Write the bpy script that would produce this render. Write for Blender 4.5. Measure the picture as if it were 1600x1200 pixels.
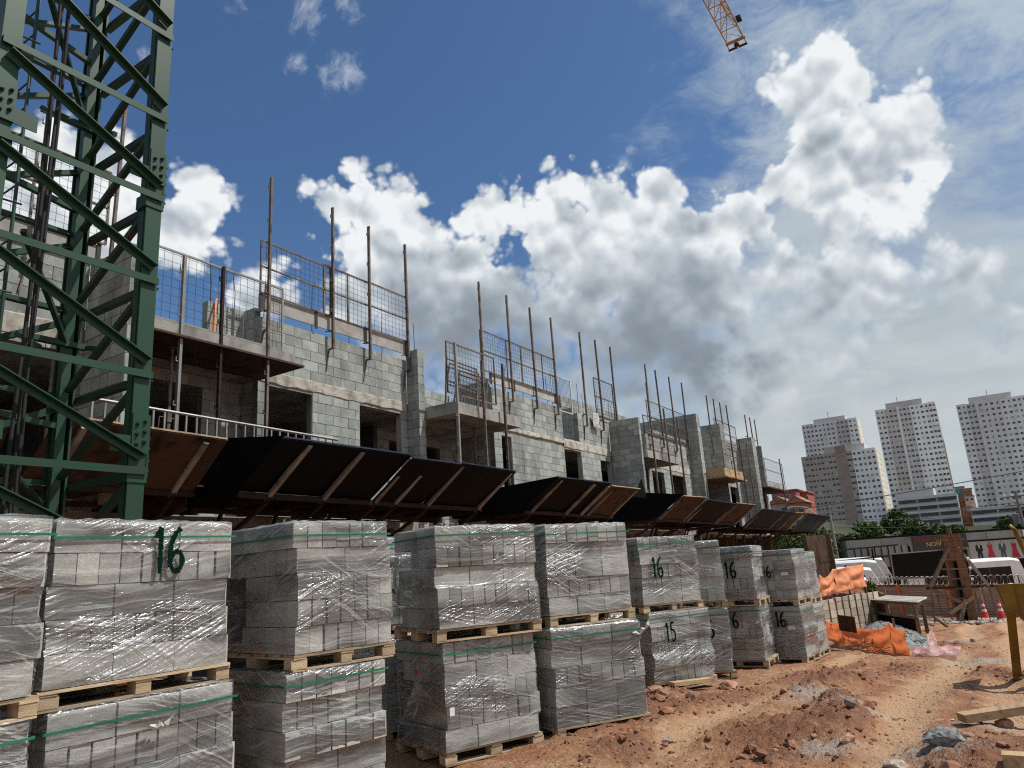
import bpy, math, random
import numpy as np
from mathutils import Vector, Matrix
R_ = math.radians
scene = bpy.context.scene
for o in list(bpy.data.objects):
    bpy.data.objects.remove(o)
col = scene.collection

# ------------------------------------------------------------------ camera
EYE = 1.62
cam_d = bpy.data.cameras.new('camera')
cam_d.sensor_width = 36.0
cam_d.lens = 36.0 * 1136.0 / 1600.0
cam_d.clip_start = 0.05
cam_d.clip_end = 20000.0
cam = bpy.data.objects.new('camera', cam_d)
col.objects.link(cam)
scene.camera = cam
_p, _r, _y = R_(14.46), R_(-3.74), R_(32.16)
FWD = Vector((math.cos(_p)*math.cos(_y), math.cos(_p)*math.sin(_y), math.sin(_p)))
_right = Vector((math.sin(_y), -math.cos(_y), 0.0))
_up = _right.cross(FWD)
CR = _right*math.cos(_r) + _up*math.sin(_r)
CU = -_right*math.sin(_r) + _up*math.cos(_r)
_m = Matrix((CR, CU, -FWD)).transposed().to_4x4()
_m.translation = Vector((0, 0, EYE))
cam.matrix_world = _m

# ------------------------------------------------------------------ render
scene.render.engine = 'CYCLES'
scene.view_settings.view_transform = 'Standard'
scene.view_settings.look = 'None'
scene.view_settings.exposure = 0.0
scene.view_settings.gamma = 1.0
scene.view_settings.use_curve_mapping = False
scene.cycles.use_denoising = False
scene.cycles.filter_width = 1.15
scene.cycles.max_bounces = 6
scene.cycles.diffuse_bounces = 3
scene.cycles.glossy_bounces = 3
scene.cycles.transparent_max_bounces = 16
scene.cycles.caustics_reflective = False
scene.cycles.caustics_refractive = False
scene.cycles.sample_clamp_indirect = 4.0
scene.cycles.sample_clamp_direct = 6.0

# ------------------------------------------------------------------ sun
SUN_EL = R_(57.0)
SUN_DIR = Vector((0.30, -0.52, 0.0)).normalized()*math.cos(SUN_EL) + Vector((0, 0, math.sin(SUN_EL)))
sun_d = bpy.data.lights.new('sun', 'SUN')
sun_d.energy = 4.7
sun_d.angle = R_(0.5)
sun_d.color = (1.0, 0.955, 0.89)
sun = bpy.data.objects.new('sun', sun_d)
sun.rotation_euler = SUN_DIR.to_track_quat('Z', 'Y').to_euler()
sun.location = (0, 0, 60)
col.objects.link(sun)

# ------------------------------------------------------------------ node helper
class NT:
    """tiny expression layer over a node tree"""
    def __init__(s, tree): s.t = tree
    def node(s, kind, **kw):
        n = s.t.nodes.new(kind)
        for k, v in kw.items(): setattr(n, k, v)
        return n
    def put(s, sock, v):
        if isinstance(v, bpy.types.NodeSocket): s.t.links.new(v, sock)
        elif v is not None:
            if hasattr(sock, 'default_value'):
                dv = sock.default_value
                if hasattr(dv, '__len__') and not isinstance(v, (tuple, list, Vector)): v = (v,)*len(dv)
                if hasattr(dv, '__len__') and len(dv) == 4 and len(v) == 3: v = tuple(v)+(1.0,)
                sock.default_value = v
    def m(s, op, a, b=None, c=None, clamp=False):
        n = s.node('ShaderNodeMath', operation=op, use_clamp=clamp)
        s.put(n.inputs[0], a)
        if b is not None: s.put(n.inputs[1], b)
        if c is not None: s.put(n.inputs[2], c)
        return n.outputs[0]
    def v(s, op, a, b=None, scale=None):
        n = s.node('ShaderNodeVectorMath', operation=op)
        s.put(n.inputs[0], a)
        if b is not None: s.put(n.inputs[1], b)
        if scale is not None: s.put(n.inputs['Scale'], scale)
        return n.outputs['Value'] if op in ('DISTANCE', 'LENGTH', 'DOT_PRODUCT') else n.outputs['Vector']
    def add(s, a, b): return s.m('ADD', a, b)
    def mul(s, a, b): return s.m('MULTIPLY', a, b)
    def sub(s, a, b): return s.m('SUBTRACT', a, b)
    def ramp(s, x, lo, hi, a=0.0, b=1.0, smooth=True):
        n = s.node('ShaderNodeMapRange', interpolation_type='SMOOTHSTEP' if smooth else 'LINEAR')
        n.clamp = True
        s.put(n.inputs[0], x); s.put(n.inputs[1], lo); s.put(n.inputs[2], hi); s.put(n.inputs[3], a); s.put(n.inputs[4], b)
        return n.outputs[0]
    def noise(s, vec, scale, detail=4.0, rough=0.5, dist=0.0, w=None, out='Fac'):
        n = s.node('ShaderNodeTexNoise', noise_dimensions='4D' if w is not None else '3D')
        s.put(n.inputs['Vector'], vec); s.put(n.inputs['Scale'], scale); s.put(n.inputs['Detail'], detail)
        s.put(n.inputs['Roughness'], rough); s.put(n.inputs['Distortion'], dist)
        if w is not None: s.put(n.inputs['W'], w)
        return n.outputs[out]
    def voro(s, vec, scale, detail=0.0, rough=0.5, feature='F1', out='Distance', rnd=1.0):
        n = s.node('ShaderNodeTexVoronoi', feature=feature)
        s.put(n.inputs['Vector'], vec); s.put(n.inputs['Scale'], scale)
        if 'Detail' in n.inputs: s.put(n.inputs['Detail'], detail); s.put(n.inputs['Roughness'], rough)
        s.put(n.inputs['Randomness'], rnd)
        return n.outputs[out]
    def mix(s, f, a, b, mode='MIX'):
        n = s.node('ShaderNodeMix', data_type='RGBA', blend_type=mode)
        s.put(n.inputs[0], f); s.put(n.inputs[6], a); s.put(n.inputs[7], b)
        return n.outputs[2]
    def fmix(s, f, a, b):
        n = s.node('ShaderNodeMix', data_type='FLOAT')
        s.put(n.inputs[0], f); s.put(n.inputs[2], a); s.put(n.inputs[3], b)
        return n.outputs[0]
    def xyz(s, vec):
        n = s.node('ShaderNodeSeparateXYZ'); s.put(n.inputs[0], vec)
        return n.outputs[0], n.outputs[1], n.outputs[2]
    def vec(s, x, y, z):
        n = s.node('ShaderNodeCombineXYZ')
        s.put(n.inputs[0], x); s.put(n.inputs[1], y); s.put(n.inputs[2], z)
        return n.outputs[0]

# ------------------------------------------------------------------ world: physical sky plus cumulus at fixed compass bearings
def bearing(az, el):
    return Vector((math.cos(el)*math.cos(az), math.cos(el)*math.sin(az), math.sin(el)))
def build_world():
    w = bpy.data.worlds.new('World')
    scene.world = w
    w.use_nodes = True
    t = w.node_tree
    t.nodes.clear()
    n = NT(t)
    sky = n.node('ShaderNodeTexSky', sky_type='NISHITA')
    sky.sun_disc = False
    sky.sun_elevation = SUN_EL
    sky.sun_rotation = math.atan2(SUN_DIR.x, SUN_DIR.y)
    sky.air_density = 1.0
    sky.dust_density = 0.6
    sky.ozone_density = 2.2
    tc = n.node('ShaderNodeTexCoord')
    d = tc.outputs['Generated']
    x, y, z = n.xyz(d)
    warp = n.noise(d, 7.0, 3.0, 0.55, out='Color')
    dw = n.v('ADD', d, n.v('SCALE', n.v('SUBTRACT', warp, (0.5, 0.5, 0.5)), scale=0.035))
    # cumulus: union of puffs (azimuth, elevation, angular radius) in degrees
    puffs = [(57.35,27.41,1.74), (55.23,27.45,1.28), (58.35,24.84,2.26), (61.21,27.72,2.34), (63.99,27.65,3.36), (66.72,28.34,3.19), (55.89,26.48,1.18), (61.96,23.27,3.10), (68.14,25.17,3.10), (52.39,21.73,1.78), (49.46,21.41,1.29), (54.26,20.90,1.31), (44.20,29.87,1.78), (46.44,28.38,1.85), (42.17,28.53,1.90), (40.04,27.13,2.03), (37.37,25.89,1.86), (35.23,25.10,1.73), (31.71,28.21,1.96), (32.91,26.94,1.48), (42.26,24.72,4.09), (38.06,22.74,3.70), (45.41,26.09,2.12), (33.88,20.60,3.50), (37.17,18.74,2.99), (39.73,20.80,3.94), (27.29,28.93,1.70), (24.52,27.93,2.18), (21.67,26.63,2.02), (18.72,26.68,1.89), (16.44,26.07,1.77), (14.29,24.98,1.74), (12.37,24.37,1.35), (26.92,26.02,2.70), (24.54,22.84,4.66), (18.82,22.12,4.76), (14.82,21.49,2.77), (20.89,17.96,5.34), (26.52,19.07,3.49), (14.35,18.02,3.69), (16.74,14.95,3.30), (10.62,20.24,2.21), (10.46,15.45,3.08), (21.85,14.08,2.44), (13.63,13.06,1.82), (7.34,17.71,1.69), (44.41,21.30,2.88), (40.36,17.33,2.96), (35.17,16.65,3.01), (30.45,16.37,3.52), (26.94,14.58,3.00), (23.12,11.71,2.46), (19.06,12.28,2.87), (15.83,10.92,2.09), (11.42,12.26,2.22), (6.03,15.11,1.86), (8.12,13.16,2.13), (6.16,11.89,1.44), (17.00,13.02,3.77), (21.91,13.59,3.42), (12.04,14.27,3.81), (5.06,20.45,2.26), (4.13,18.40,2.42), (2.06,22.39,2.15), (6.51,19.86,1.89), (5.41,34.24,1.46), (6.78,32.94,1.57), (3.86,32.94,1.67), (2.17,31.14,1.80), (0.40,30.98,1.44), (-1.23,29.58,1.26), (5.83,30.52,2.47), (2.58,28.27,2.76), (-0.38,27.76,1.81), (8.70,27.04,1.37), (7.15,27.56,1.68), (4.87,26.07,2.45), (1.95,25.02,1.95), (6.93,25.02,1.60), (4.98,23.17,1.64), (-0.72,25.51,1.31), (-1.43,19.43,0.95), (-0.44,19.40,0.60), (-2.14,17.27,1.43), (-3.99,17.19,1.72), (-4.76,15.70,1.68), (-0.50,16.82,1.48), (-2.51,15.44,2.12), (-4.50,14.50,2.02), (0.85,18.05,1.07), (-3.07,12.81,1.17), (-4.48,12.73,1.34)]
    shades = [(20.74,14.96,15.22,0.24), (14.36,14.62,10.95,0.10), (27.75,17.17,10.89,0.17), (12.85,11.98,8.09,0.10), (17.87,21.49,9.42,0.12), (36.01,20.69,9.40,0.24), (41.79,22.29,6.30,0.14), (40.38,16.83,9.31,0.22), (60.17,22.17,6.00,0.18), (0.73,26.62,2.30,0.22), (5.33,23.71,4.94,0.20), (7.25,28.26,2.52,0.14), (5.83,30.52,2.47,0.08), (-1.80,15.62,3.23,0.33), (-3.36,12.44,2.23,0.45), (6.99,17.17,6.72,0.22), (51.40,20.60,2.71,0.20), (32.41,18.51,6.51,0.18), (17.54,12.60,8.01,0.10)]
    wisps = [(48.38,41.12,2.54), (45.84,41.93,2.57), (46.42,37.15,2.65), (44.75,37.84,1.78), (49.16,37.62,1.51), (20.83,30.14,1.23), (20.29,30.89,0.94), (54.60,40.80,1.41), (61.22,36.39,1.52)]
    def union(bl, k):
        s = None
        for (a, e, r) in bl:
            c = bearing(R_(a), R_(e))
            q = n.sub(R_(r), n.v('DISTANCE', dw, c))
            s = q if s is None else n.m('SMOOTH_MAX', s, q, k)
        return s
    body = union(puffs, 0.035)
    vor1 = n.voro(dw, 16.0, 3.0, 0.55)
    fb = n.noise(d, 11.0, 9.0, 0.56)
    outside = n.ramp(n.v('DISTANCE', d, FWD), 0.72, 0.9)
    gen = n.mul(n.sub(n.noise(d, 2.6, 3.0, 0.5), n.fmix(outside, 3.0, 0.56)), 0.6)
    body = n.m('MAXIMUM', body, gen)
    near_b = n.ramp(body, -0.040, -0.006, 0.15, 1.0)
    field = n.add(n.add(body, n.mul(n.sub(0.62, vor1), n.mul(near_b, 0.062))), n.add(n.mul(n.sub(fb, 0.5), 0.045), n.mul(near_b, 0.032)))
    alpha = n.ramp(field, -0.005, n.ramp(z, 0.42, 0.22, 0.013, 0.075))
    # relief: same fields sampled a little towards the sun
    up = n.v('ADD', dw, (0.006*SUN_DIR.x/0.6, 0.006*SUN_DIR.y/0.6, 0.016))
    vor2 = n.voro(up, 14.0, 1.6, 0.5)
    vor0 = n.voro(dw, 14.0, 1.6, 0.5)
    fb2 = n.noise(n.v('ADD', d, (0.004, -0.004, 0.016)), 11.0, 4.0, 0.5)
    fbs = n.noise(d, 11.0, 4.0, 0.5)
    relief = n.add(n.mul(n.sub(vor2, vor0), 1.15), n.mul(n.sub(fbs, fb2), 1.1))
    dws = n.v('ADD', d, n.v('SCALE', n.v('SUBTRACT', warp, (0.5, 0.5, 0.5)), scale=0.09))
    shade = None
    for (a, e, r, amt) in shades:
        q = n.ramp(n.v('DISTANCE', dws, bearing(R_(a), R_(e))), 0.0, R_(r), amt, 0.0)
        shade = q if shade is None else n.add(shade, q)
    big = n.noise(d, 6.0, 3.0, 0.5)
    thick = n.ramp(field, 0.004, 0.11)
    br = n.sub(0.965, n.mul(thick, 0.23))
    br = n.sub(br, n.mul(shade, n.ramp(field, -0.015, 0.04, 0.25, 1.15)))
    br = n.add(br, n.mul(n.mul(n.sub(big, 0.5), 0.30), thick))
    br = n.add(br, n.mul(relief, n.ramp(br, 0.35, 0.95, 0.16, 0.72)))
    br = n.m('MINIMUM', n.m('MAXIMUM', br, 0.15), 1.0)
    cr = n.node('ShaderNodeValToRGB')
    el_ = cr.color_ramp.elements
    el_[0].position = 0.12; el_[0].color = (0.19, 0.225, 0.27, 1)
    el_[1].position = 1.0; el_[1].color = (0.88, 0.905, 0.92, 1)
    e_ = el_.new(0.40); e_.color = (0.275, 0.325, 0.38, 1)
    e_ = el_.new(0.70); e_.color = (0.54, 0.595, 0.645, 1)
    n.put(cr.inputs[0], br)
    cloud = n.v('SCALE', cr.outputs[0], scale=10.0)
    # clear sky tint, high veil and low stratus
    az = n.m('ARCTAN2', y, x)
    clear = n.mix(1.0, sky.outputs[0], SKYTINT, 'MULTIPLY')
    st = n.v('MULTIPLY', d, (1.0, 1.0, 2.2))
    cir = n.noise(n.v('ADD', st, n.v('SCALE', warp, scale=0.15)), 6.5, 9.0, 0.68)
    azn = n.add(az, n.mul(n.sub(big, 0.5), 0.35))
    side = n.m('MAXIMUM', n.ramp(azn, R_(27.0), R_(7.0)), n.mul(n.ramp(az, R_(75), R_(120)), 0.6))
    veil = n.mul(n.ramp(cir, n.fmix(side, 0.60, 0.26), n.fmix(side, 0.95, 0.62)), n.fmix(side, 0.20, 0.86))
    skyc = n.mix(veil, clear, (5.0, 5.8, 6.4))
    low = n.mul(n.ramp(z, n.fmix(side, 0.36, 0.52), n.fmix(side, 0.08, 0.20)), n.ramp(azn, R_(44.0), R_(14.0), 0.45, 1.0))
    low = n.mul(low, n.ramp(n.noise(n.v('MULTIPLY', d, (1, 1, 3.0)), 4.5, 7.0, 0.62), 0.30, 0.58, 0.55, 1.0))
    skyc = n.mix(low, skyc, n.mix(n.ramp(n.noise(n.v('MULTIPLY', d, (1, 1, 3.5)), 3.5, 5.0, 0.55), 0.35, 0.65), (4.1, 4.75, 5.2), (5.5, 6.0, 6.2)))
    # wisps
    wn = n.noise(n.v('ADD', n.v('MULTIPLY', d, (1.0, 1.0, 0.6)), n.v('SCALE', n.v('SUBTRACT', warp, (0.5, 0.5, 0.5)), scale=0.10)), 26.0, 8.0, 0.62)
    ws = None
    for (a, e, r) in wisps:
        q = n.ramp(n.v('DISTANCE', dw, bearing(R_(a), R_(e))), 0.0, R_(r), 1.0, 0.0)
        ws = q if ws is None else n.m('MAXIMUM', ws, q)
    wal = n.mul(n.ramp(n.add(wn, n.mul(ws, 0.20)), 0.56, 0.86), n.ramp(ws, 0.0, 0.5))
    skyc = n.mix(n.mul(wal, 0.62), skyc, (6.5, 7.0, 7.6))
    skyc = n.mix(alpha, skyc, cloud)
    # below the horizon: ground haze colour
    skyc = n.mix(n.ramp(z, 0.0, -0.05), skyc, (2.4, 2.3, 2.2))
    bg = n.node('ShaderNodeBackground')
    n.put(bg.inputs[0], skyc)
    bg.inputs[1].default_value = 0.1
    out = n.node('ShaderNodeOutputWorld')
    t.links.new(bg.outputs[0], out.inputs[0])
    w.cycles.sampling_method = 'MANUAL'
    w.cycles.sample_map_resolution = 512
SKYTINT = (0.64, 0.83, 1.0, 1)
build_world()

# ------------------------------------------------------------------ mesh builder
class MB:
    """collects geometry for ONE mesh object; org is subtracted from every point"""
    def __init__(s, org=(0, 0, 0)):
        s.V = []; s.F = []; s.org = Vector(org); s.UV = None
    def _add(s, pts, faces):
        b = len(s.V)
        s.V.extend([(p[0]-s.org.x, p[1]-s.org.y, p[2]-s.org.z) for p in pts])
        s.F.extend([tuple(i+b for i in f) for f in faces])
        return s
    BOXF = [(0, 3, 2, 1), (4, 5, 6, 7), (0, 1, 5, 4), (1, 2, 6, 5), (2, 3, 7, 6), (3, 0, 4, 7)]
    def box(s, a, b):
        x0, y0, z0 = a; x1, y1, z1 = b
        return s._add([(x0, y0, z0), (x1, y0, z0), (x1, y1, z0), (x0, y1, z0),
                       (x0, y0, z1), (x1, y0, z1), (x1, y1, z1), (x0, y1, z1)], MB.BOXF)
    def obox(s, c, ax, ay, az):
        """oriented box: centre and three half-axis vectors"""
        c = Vector(c); ax = Vector(ax); ay = Vector(ay); az = Vector(az)
        P = [c-ax-ay-az, c+ax-ay-az, c+ax+ay-az, c-ax+ay-az, c-ax-ay+az, c+ax-ay+az, c+ax+ay+az, c-ax+ay+az]
        return s._add(P, MB.BOXF)
    def bar(s, p, q, w, h=None, up=(0, 0, 1)):
        """rectangular bar from p to q; w across, h along up"""
        p = Vector(p); q = Vector(q); h = w if h is None else h
        d = (q-p).normalized(); u = Vector(up)
        if abs(d.dot(u)) > 0.97: u = Vector((1, 0, 0))
        side = d.cross(u).normalized(); u = side.cross(d).normalized()
        return s.obox((p+q)/2, (q-p)/2, side*(w/2), u*(h/2))
    def angle(s, p, q, w, t, up=(0, 0, 1), flip=1):
        """L-section"""
        p = Vector(p); q = Vector(q); d = (q-p).normalized(); u = Vector(up)
        if abs(d.dot(u)) > 0.97: u = Vector((1, 0, 0))
        side = d.cross(u).normalized()*flip; u = side.cross(d).normalized()*flip
        s.obox((p+q)/2+u*(w/2-t/2), (q-p)/2, side*(t/2), u*(w/2))
        return s.obox((p+q)/2+side*(w/2+t*0.02), (q-p)/2*0.9995, side*(w/2-t*0.52), u*(t/2))
    def tube(s, pts, r, n=6, close=True):
        pts = [Vector(p) for p in pts]; rings = []
        rs = r if isinstance(r, (list, tuple)) else [r]*len(pts)
        for i, p in enumerate(pts):
            d = (pts[min(i+1, len(pts)-1)]-pts[max(i-1, 0)])
            d = d.normalized() if d.length > 1e-9 else Vector((0, 0, 1))
            u = Vector((0, 0, 1)) if abs(d.z) < 0.9 else Vector((1, 0, 0))
            a = d.cross(u).normalized(); b = a.cross(d).normalized()
            rings.append([p+(a*math.cos(2*math.pi*k/n)+b*math.sin(2*math.pi*k/n))*rs[i] for k in range(n)])
        P = [q for rg in rings for q in rg]; F = []
        for i in range(len(pts)-1):
            for k in range(n):
                F.append((i*n+k, i*n+(k+1) % n, (i+1)*n+(k+1) % n, (i+1)*n+k))
        if close:
            F.append(tuple(range(n-1, -1, -1))); F.append(tuple((len(pts)-1)*n+k for k in range(n)))
        return s._add(P, F)
    def slab(s, quad, t):
        """a flat quad given thickness t along its normal"""
        q = [Vector(p) for p in quad]
        nrm = (q[1]-q[0]).cross(q[3]-q[0]).normalized()*t
        return s._add(q+[p+nrm for p in q], [(3, 2, 1, 0), (4, 5, 6, 7), (0, 1, 5, 4), (1, 2, 6, 5), (2, 3, 7, 6), (3, 0, 4, 7)])
    def quad(s, a, b, c, d): return s._add([a, b, c, d], [(0, 1, 2, 3)])
    def prism(s, poly, off):
        """polygon extruded by the vector off"""
        n = len(poly); o = Vector(off)
        P = [Vector(p) for p in poly]; P += [p+o for p in P]
        F = [tuple(range(n-1, -1, -1)), tuple(range(n, 2*n))]+[(i, (i+1) % n, n+(i+1) % n, n+i) for i in range(n)]
        return s._add(P, F)
    def grid(s, P, nu, nv):
        """P[v][u] flattened row by row"""
        F = [(j*nu+i, j*nu+i+1, (j+1)*nu+i+1, (j+1)*nu+i) for j in range(nv-1) for i in range(nu-1)]
        return s._add(P, F)
    def lathe(s, c, prof, n=16):
        c = Vector(c); P = []
        for r, z in prof:
            for k in range(n):
                a = 2*math.pi*k/n; P.append(c+Vector((r*math.cos(a), r*math.sin(a), z)))
        F = [(i*n+k, i*n+(k+1) % n, (i+1)*n+(k+1) % n, (i+1)*n+k) for i in range(len(prof)-1) for k in range(n)]
        F.append(tuple(range(n-1, -1, -1))); F.append(tuple((len(prof)-1)*n+k for k in range(n)))
        return s._add(P, F)
    def rock(s, c, r, rnd, flat=0.7):
        c = Vector(c); ph = (1+5**0.5)/2
        base = [(-1, ph, 0), (1, ph, 0), (-1, -ph, 0), (1, -ph, 0), (0, -1, ph), (0, 1, ph), (0, -1, -ph), (0, 1, -ph), (ph, 0, -1), (ph, 0, 1), (-ph, 0, -1), (-ph, 0, 1)]
        fc = [(0, 11, 5), (0, 5, 1), (0, 1, 7), (0, 7, 10), (0, 10, 11), (1, 5, 9), (5, 11, 4), (11, 10, 2), (10, 7, 6), (7, 1, 8), (3, 9, 4), (3, 4, 2), (3, 2, 6), (3, 6, 8), (3, 8, 9), (4, 9, 5), (2, 4, 11), (6, 2, 10), (8, 6, 7), (9, 8, 1)]
        sx, sy = rnd.uniform(0.7, 1.35), rnd.uniform(0.7, 1.35); a = rnd.uniform(0, 6.28)
        P = []
        for v in base:
            k = r/1.9*rnd.uniform(0.72, 1.22)
            x, y, z = v[0]*k*sx, v[1]*k*sy, v[2]*k*flat
            P.append((c.x+x*math.cos(a)-y*math.sin(a), c.y+x*math.sin(a)+y*math.cos(a), c.z+z))
        return s._add(P, fc)
    def mesh(s, name, mat=None, smooth=False):
        me = bpy.data.meshes.new(name)
        me.from_pydata(s.V, [], s.F)
        if s.UV is not None:
            uv = me.uv_layers.new(name='UVMap')
            li = np.empty(len(me.loops), dtype=np.int32); me.loops.foreach_get('vertex_index', li)
            uv.data.foreach_set('uv', np.asarray(s.UV, dtype=np.float32)[li].ravel())
        if mat: me.materials.append(mat)
        if smooth: me.polygons.foreach_set('use_smooth', [True]*len(me.polygons))
        me.update()
        return me
    def build(s, name, mat, parent=None, smooth=False, **props):
        o = bpy.data.objects.new(name, s.mesh(name, mat, smooth))
        col.objects.link(o)
        if parent is not None: o.parent = parent
        else: o.location = s.org
        for k, v in props.items():
            if v is not None: o[k] = v
        return o

def tag(o, label=None, category=None, group=None, kind=None):
    for k, v in (('label', label), ('category', category), ('group', group), ('kind', kind)):
        if v is not None: o[k] = v
    return o
def thing(name, label, category, loc=(0, 0, 0), rz=0.0, group=None):
    o = bpy.data.objects.new(name, None)
    o.empty_display_size = 0.2
    col.objects.link(o)
    o.location = loc; o.rotation_euler = (0, 0, rz)
    return tag(o, label, category, group)
def inst(name, mesh, parent, loc=(0, 0, 0), rot=None, scale=None):
    o = bpy.data.objects.new(name, mesh)
    col.objects.link(o)
    o.parent = parent; o.location = loc
    if rot is not None: o.rotation_euler = rot
    if scale is not None: o.scale = scale
    return o
def copy_thing(src, loc, rz=None, label=None):
    c = src.copy(); col.objects.link(c); c.location = loc
    if rz is not None: c.rotation_euler = (0, 0, rz)
    if label: c['label'] = label
    for ch in list(src.children):
        k = ch.copy(); col.objects.link(k); k.parent = c
        for g in list(ch.children):
            q = g.copy(); col.objects.link(q); q.parent = k
    return c

# ------------------------------------------------------------------ numpy noise
_rs = np.random.RandomState(7)
_perm = _rs.permutation(256); _perm = np.concatenate([_perm, _perm])
_grad = _rs.uniform(-1, 1, (256, 2))
def pnoise(x, y):
    xi = np.floor(x).astype(int); yi = np.floor(y).astype(int); xf = x-xi; yf = y-yi
    u = xf*xf*(3-2*xf); v = yf*yf*(3-2*yf)
    def g(i, j):
        h = _perm[(_perm[(xi+i) & 255]+(yi+j)) & 255]
        return _grad[h, 0]*(xf-i)+_grad[h, 1]*(yf-j)
    return (g(0, 0)*(1-u)+g(1, 0)*u)*(1-v)+(g(0, 1)*(1-u)+g(1, 1)*u)*v
def fbm(x, y, o=4, lac=2.03, gain=0.5):
    s = 0; a = 1.0
    for i in range(o):
        s = s+a*pnoise(x+17.3*i, y-9.1*i); x = x*lac; y = y*lac; a *= gain
    return s

# ------------------------------------------------------------------ materials
def new_mat(name):
    m = bpy.data.materials.new(name); m.use_nodes = True
    t = m.node_tree; t.nodes.clear()
    n = NT(t)
    b = n.node('ShaderNodeBsdfPrincipled'); o = n.node('ShaderNodeOutputMaterial')
    t.links.new(b.outputs[0], o.inputs[0])
    return m, n, b, o
def bump(n, b, h, strength=0.4, dist=0.01):
    k = n.node('ShaderNodeBump'); k.inputs['Strength'].default_value = strength; k.inputs['Distance'].default_value = dist
    n.put(k.inputs['Height'], h); n.put(b.inputs['Normal'], k.outputs[0])
    return k.outputs[0]
def rnd_socket(n):
    oi = n.node('ShaderNodeObjectInfo'); g = n.node('ShaderNodeNewGeometry')
    return n.m('FRACT', n.add(oi.outputs['Random'], g.outputs['Random Per Island']))
def simple(name, c, rough=0.7, metal=0.0, var=0.25, scale=3.0, bmp=0.2, c2=None, spec=0.3, per=0.15, streak=(1, 1, 1), lo=0.42, hi=0.68):
    """base colour with mottling towards c2, random tone per piece and fine relief"""
    m, n, b, o = new_mat(name)
    tc = n.node('ShaderNodeTexCoord').outputs['Object']
    r = rnd_socket(n)
    vec = n.v('MULTIPLY', tc, streak)
    f = n.noise(vec, scale, 6.0, 0.6, w=n.mul(r, 40.0))
    c2 = c2 or tuple(v*(1-var*1.6) for v in c[:3])
    cc = n.mix(n.ramp(f, lo, hi), c, c2)
    cc = n.mix(1.0, cc, n.v('SCALE', (1, 1, 1), scale=n.fmix(r, 1-per, 1+per)), 'MULTIPLY')
    n.put(b.inputs['Base Color'], cc)
    b.inputs['Roughness'].default_value = rough; b.inputs['Metallic'].default_value = metal
    b.inputs['Specular IOR Level'].default_value = spec
    if bmp: bump(n, b, n.noise(vec, scale*9, 4.0, 0.6), bmp, 0.01)
    return m

M = {}
def block_mat(name, base, warm, per=0.28, stain=0.0):
    m, n, b, o = new_mat(name)
    tc = n.node('ShaderNodeTexCoord').outputs['Object']
    r = rnd_socket(n); w = n.mul(r, 60.0)
    big = n.noise(tc, 4.0, 4.0, 0.6, w=w)
    fine = n.noise(tc, 70.0, 3.0, 0.7, w=w)
    c = n.mix(n.ramp(big, 0.38, 0.66), base, warm)
    c = n.mix(n.ramp(fine, 0.40, 0.62, 0.0, 0.38), c, tuple(v*0.45 for v in base))
    r2 = n.m('FRACT', n.mul(r, 7.31))
    c = n.mix(1.0, c, n.v('SCALE', (1, 1, 1), scale=n.fmix(r2, 1-per, 1+per)), 'MULTIPLY')
    if stain:
        pos = n.node('ShaderNodeNewGeometry').outputs['Position']
        s1 = n.noise(n.v('MULTIPLY', pos, (1.0, 1.0, 0.35)), 1.1, 6.0, 0.65)
        s2 = n.noise(n.v('MULTIPLY', pos, (5.0, 5.0, 0.5)), 1.0, 4.0, 0.6)
        c = n.mix(n.ramp(s1, 0.46, 0.66, 0.0, stain), c, (0.145, 0.155, 0.14))
        c = n.mix(n.ramp(s2, 0.56, 0.74, 0.0, stain*0.9), c, (0.42, 0.405, 0.36))
        c = n.mix(n.ramp(n.noise(pos, 7.0, 6.0, 0.7), 0.60, 0.70, 0.0, stain), c, (0.46, 0.44, 0.39))
    n.put(b.inputs['Base Color'], c)
    b.inputs['Roughness'].default_value = 0.92; b.inputs['Specular IOR Level'].default_value = 0.15
    bump(n, b, n.add(n.mul(fine, 0.6), n.mul(n.noise(tc, 180.0, 2.0), 0.5)), 0.55, 0.006)
    return m
M['wall_block'] = block_mat('facade_block', (0.365, 0.395, 0.375), (0.27, 0.295, 0.28), 0.20, 0.7)
M['load_block'] = block_mat('pallet_block', (0.50, 0.50, 0.465), (0.36, 0.36, 0.335), 0.22)
M['tan_block'] = block_mat('tan_block', (0.46, 0.41, 0.33), (0.38, 0.30, 0.23), 0.2)
M['mortar'] = simple('mortar', (0.20, 0.205, 0.195), 0.95, var=0.3, scale=5, bmp=0.4)
M['concrete'] = simple('raw_concrete', (0.33, 0.325, 0.30), 0.9, var=0.35, scale=2.2, bmp=0.35, streak=(1, 1, 0.5))
M['band'] = simple('rough_cast_band', (0.47, 0.44, 0.385), 0.95, scale=4.5, bmp=0.6, c2=(0.24, 0.225, 0.20), streak=(1, 1, 0.45))
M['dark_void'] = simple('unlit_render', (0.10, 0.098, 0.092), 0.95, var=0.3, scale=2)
M['green'] = simple('green_paint', (0.011, 0.050, 0.027), 0.45, scale=3.5, c2=(0.024, 0.040, 0.025), lo=0.5, hi=0.72, bmp=0.03, spec=0.35, per=0.08)
M['green_rust'] = simple('green_rust', (0.013, 0.042, 0.025), 0.5, scale=5, bmp=0.1, c2=(0.06, 0.04, 0.025), lo=0.55, hi=0.72)
M['bolt'] = simple('dark_bolt', (0.02, 0.04, 0.03), 0.5, metal=0.3, var=0.2)
M['rusty'] = simple('rusty_steel', (0.17, 0.14, 0.115), 0.62, metal=0.25, scale=6, bmp=0.25, c2=(0.075, 0.042, 0.028), per=0.3)
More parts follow.
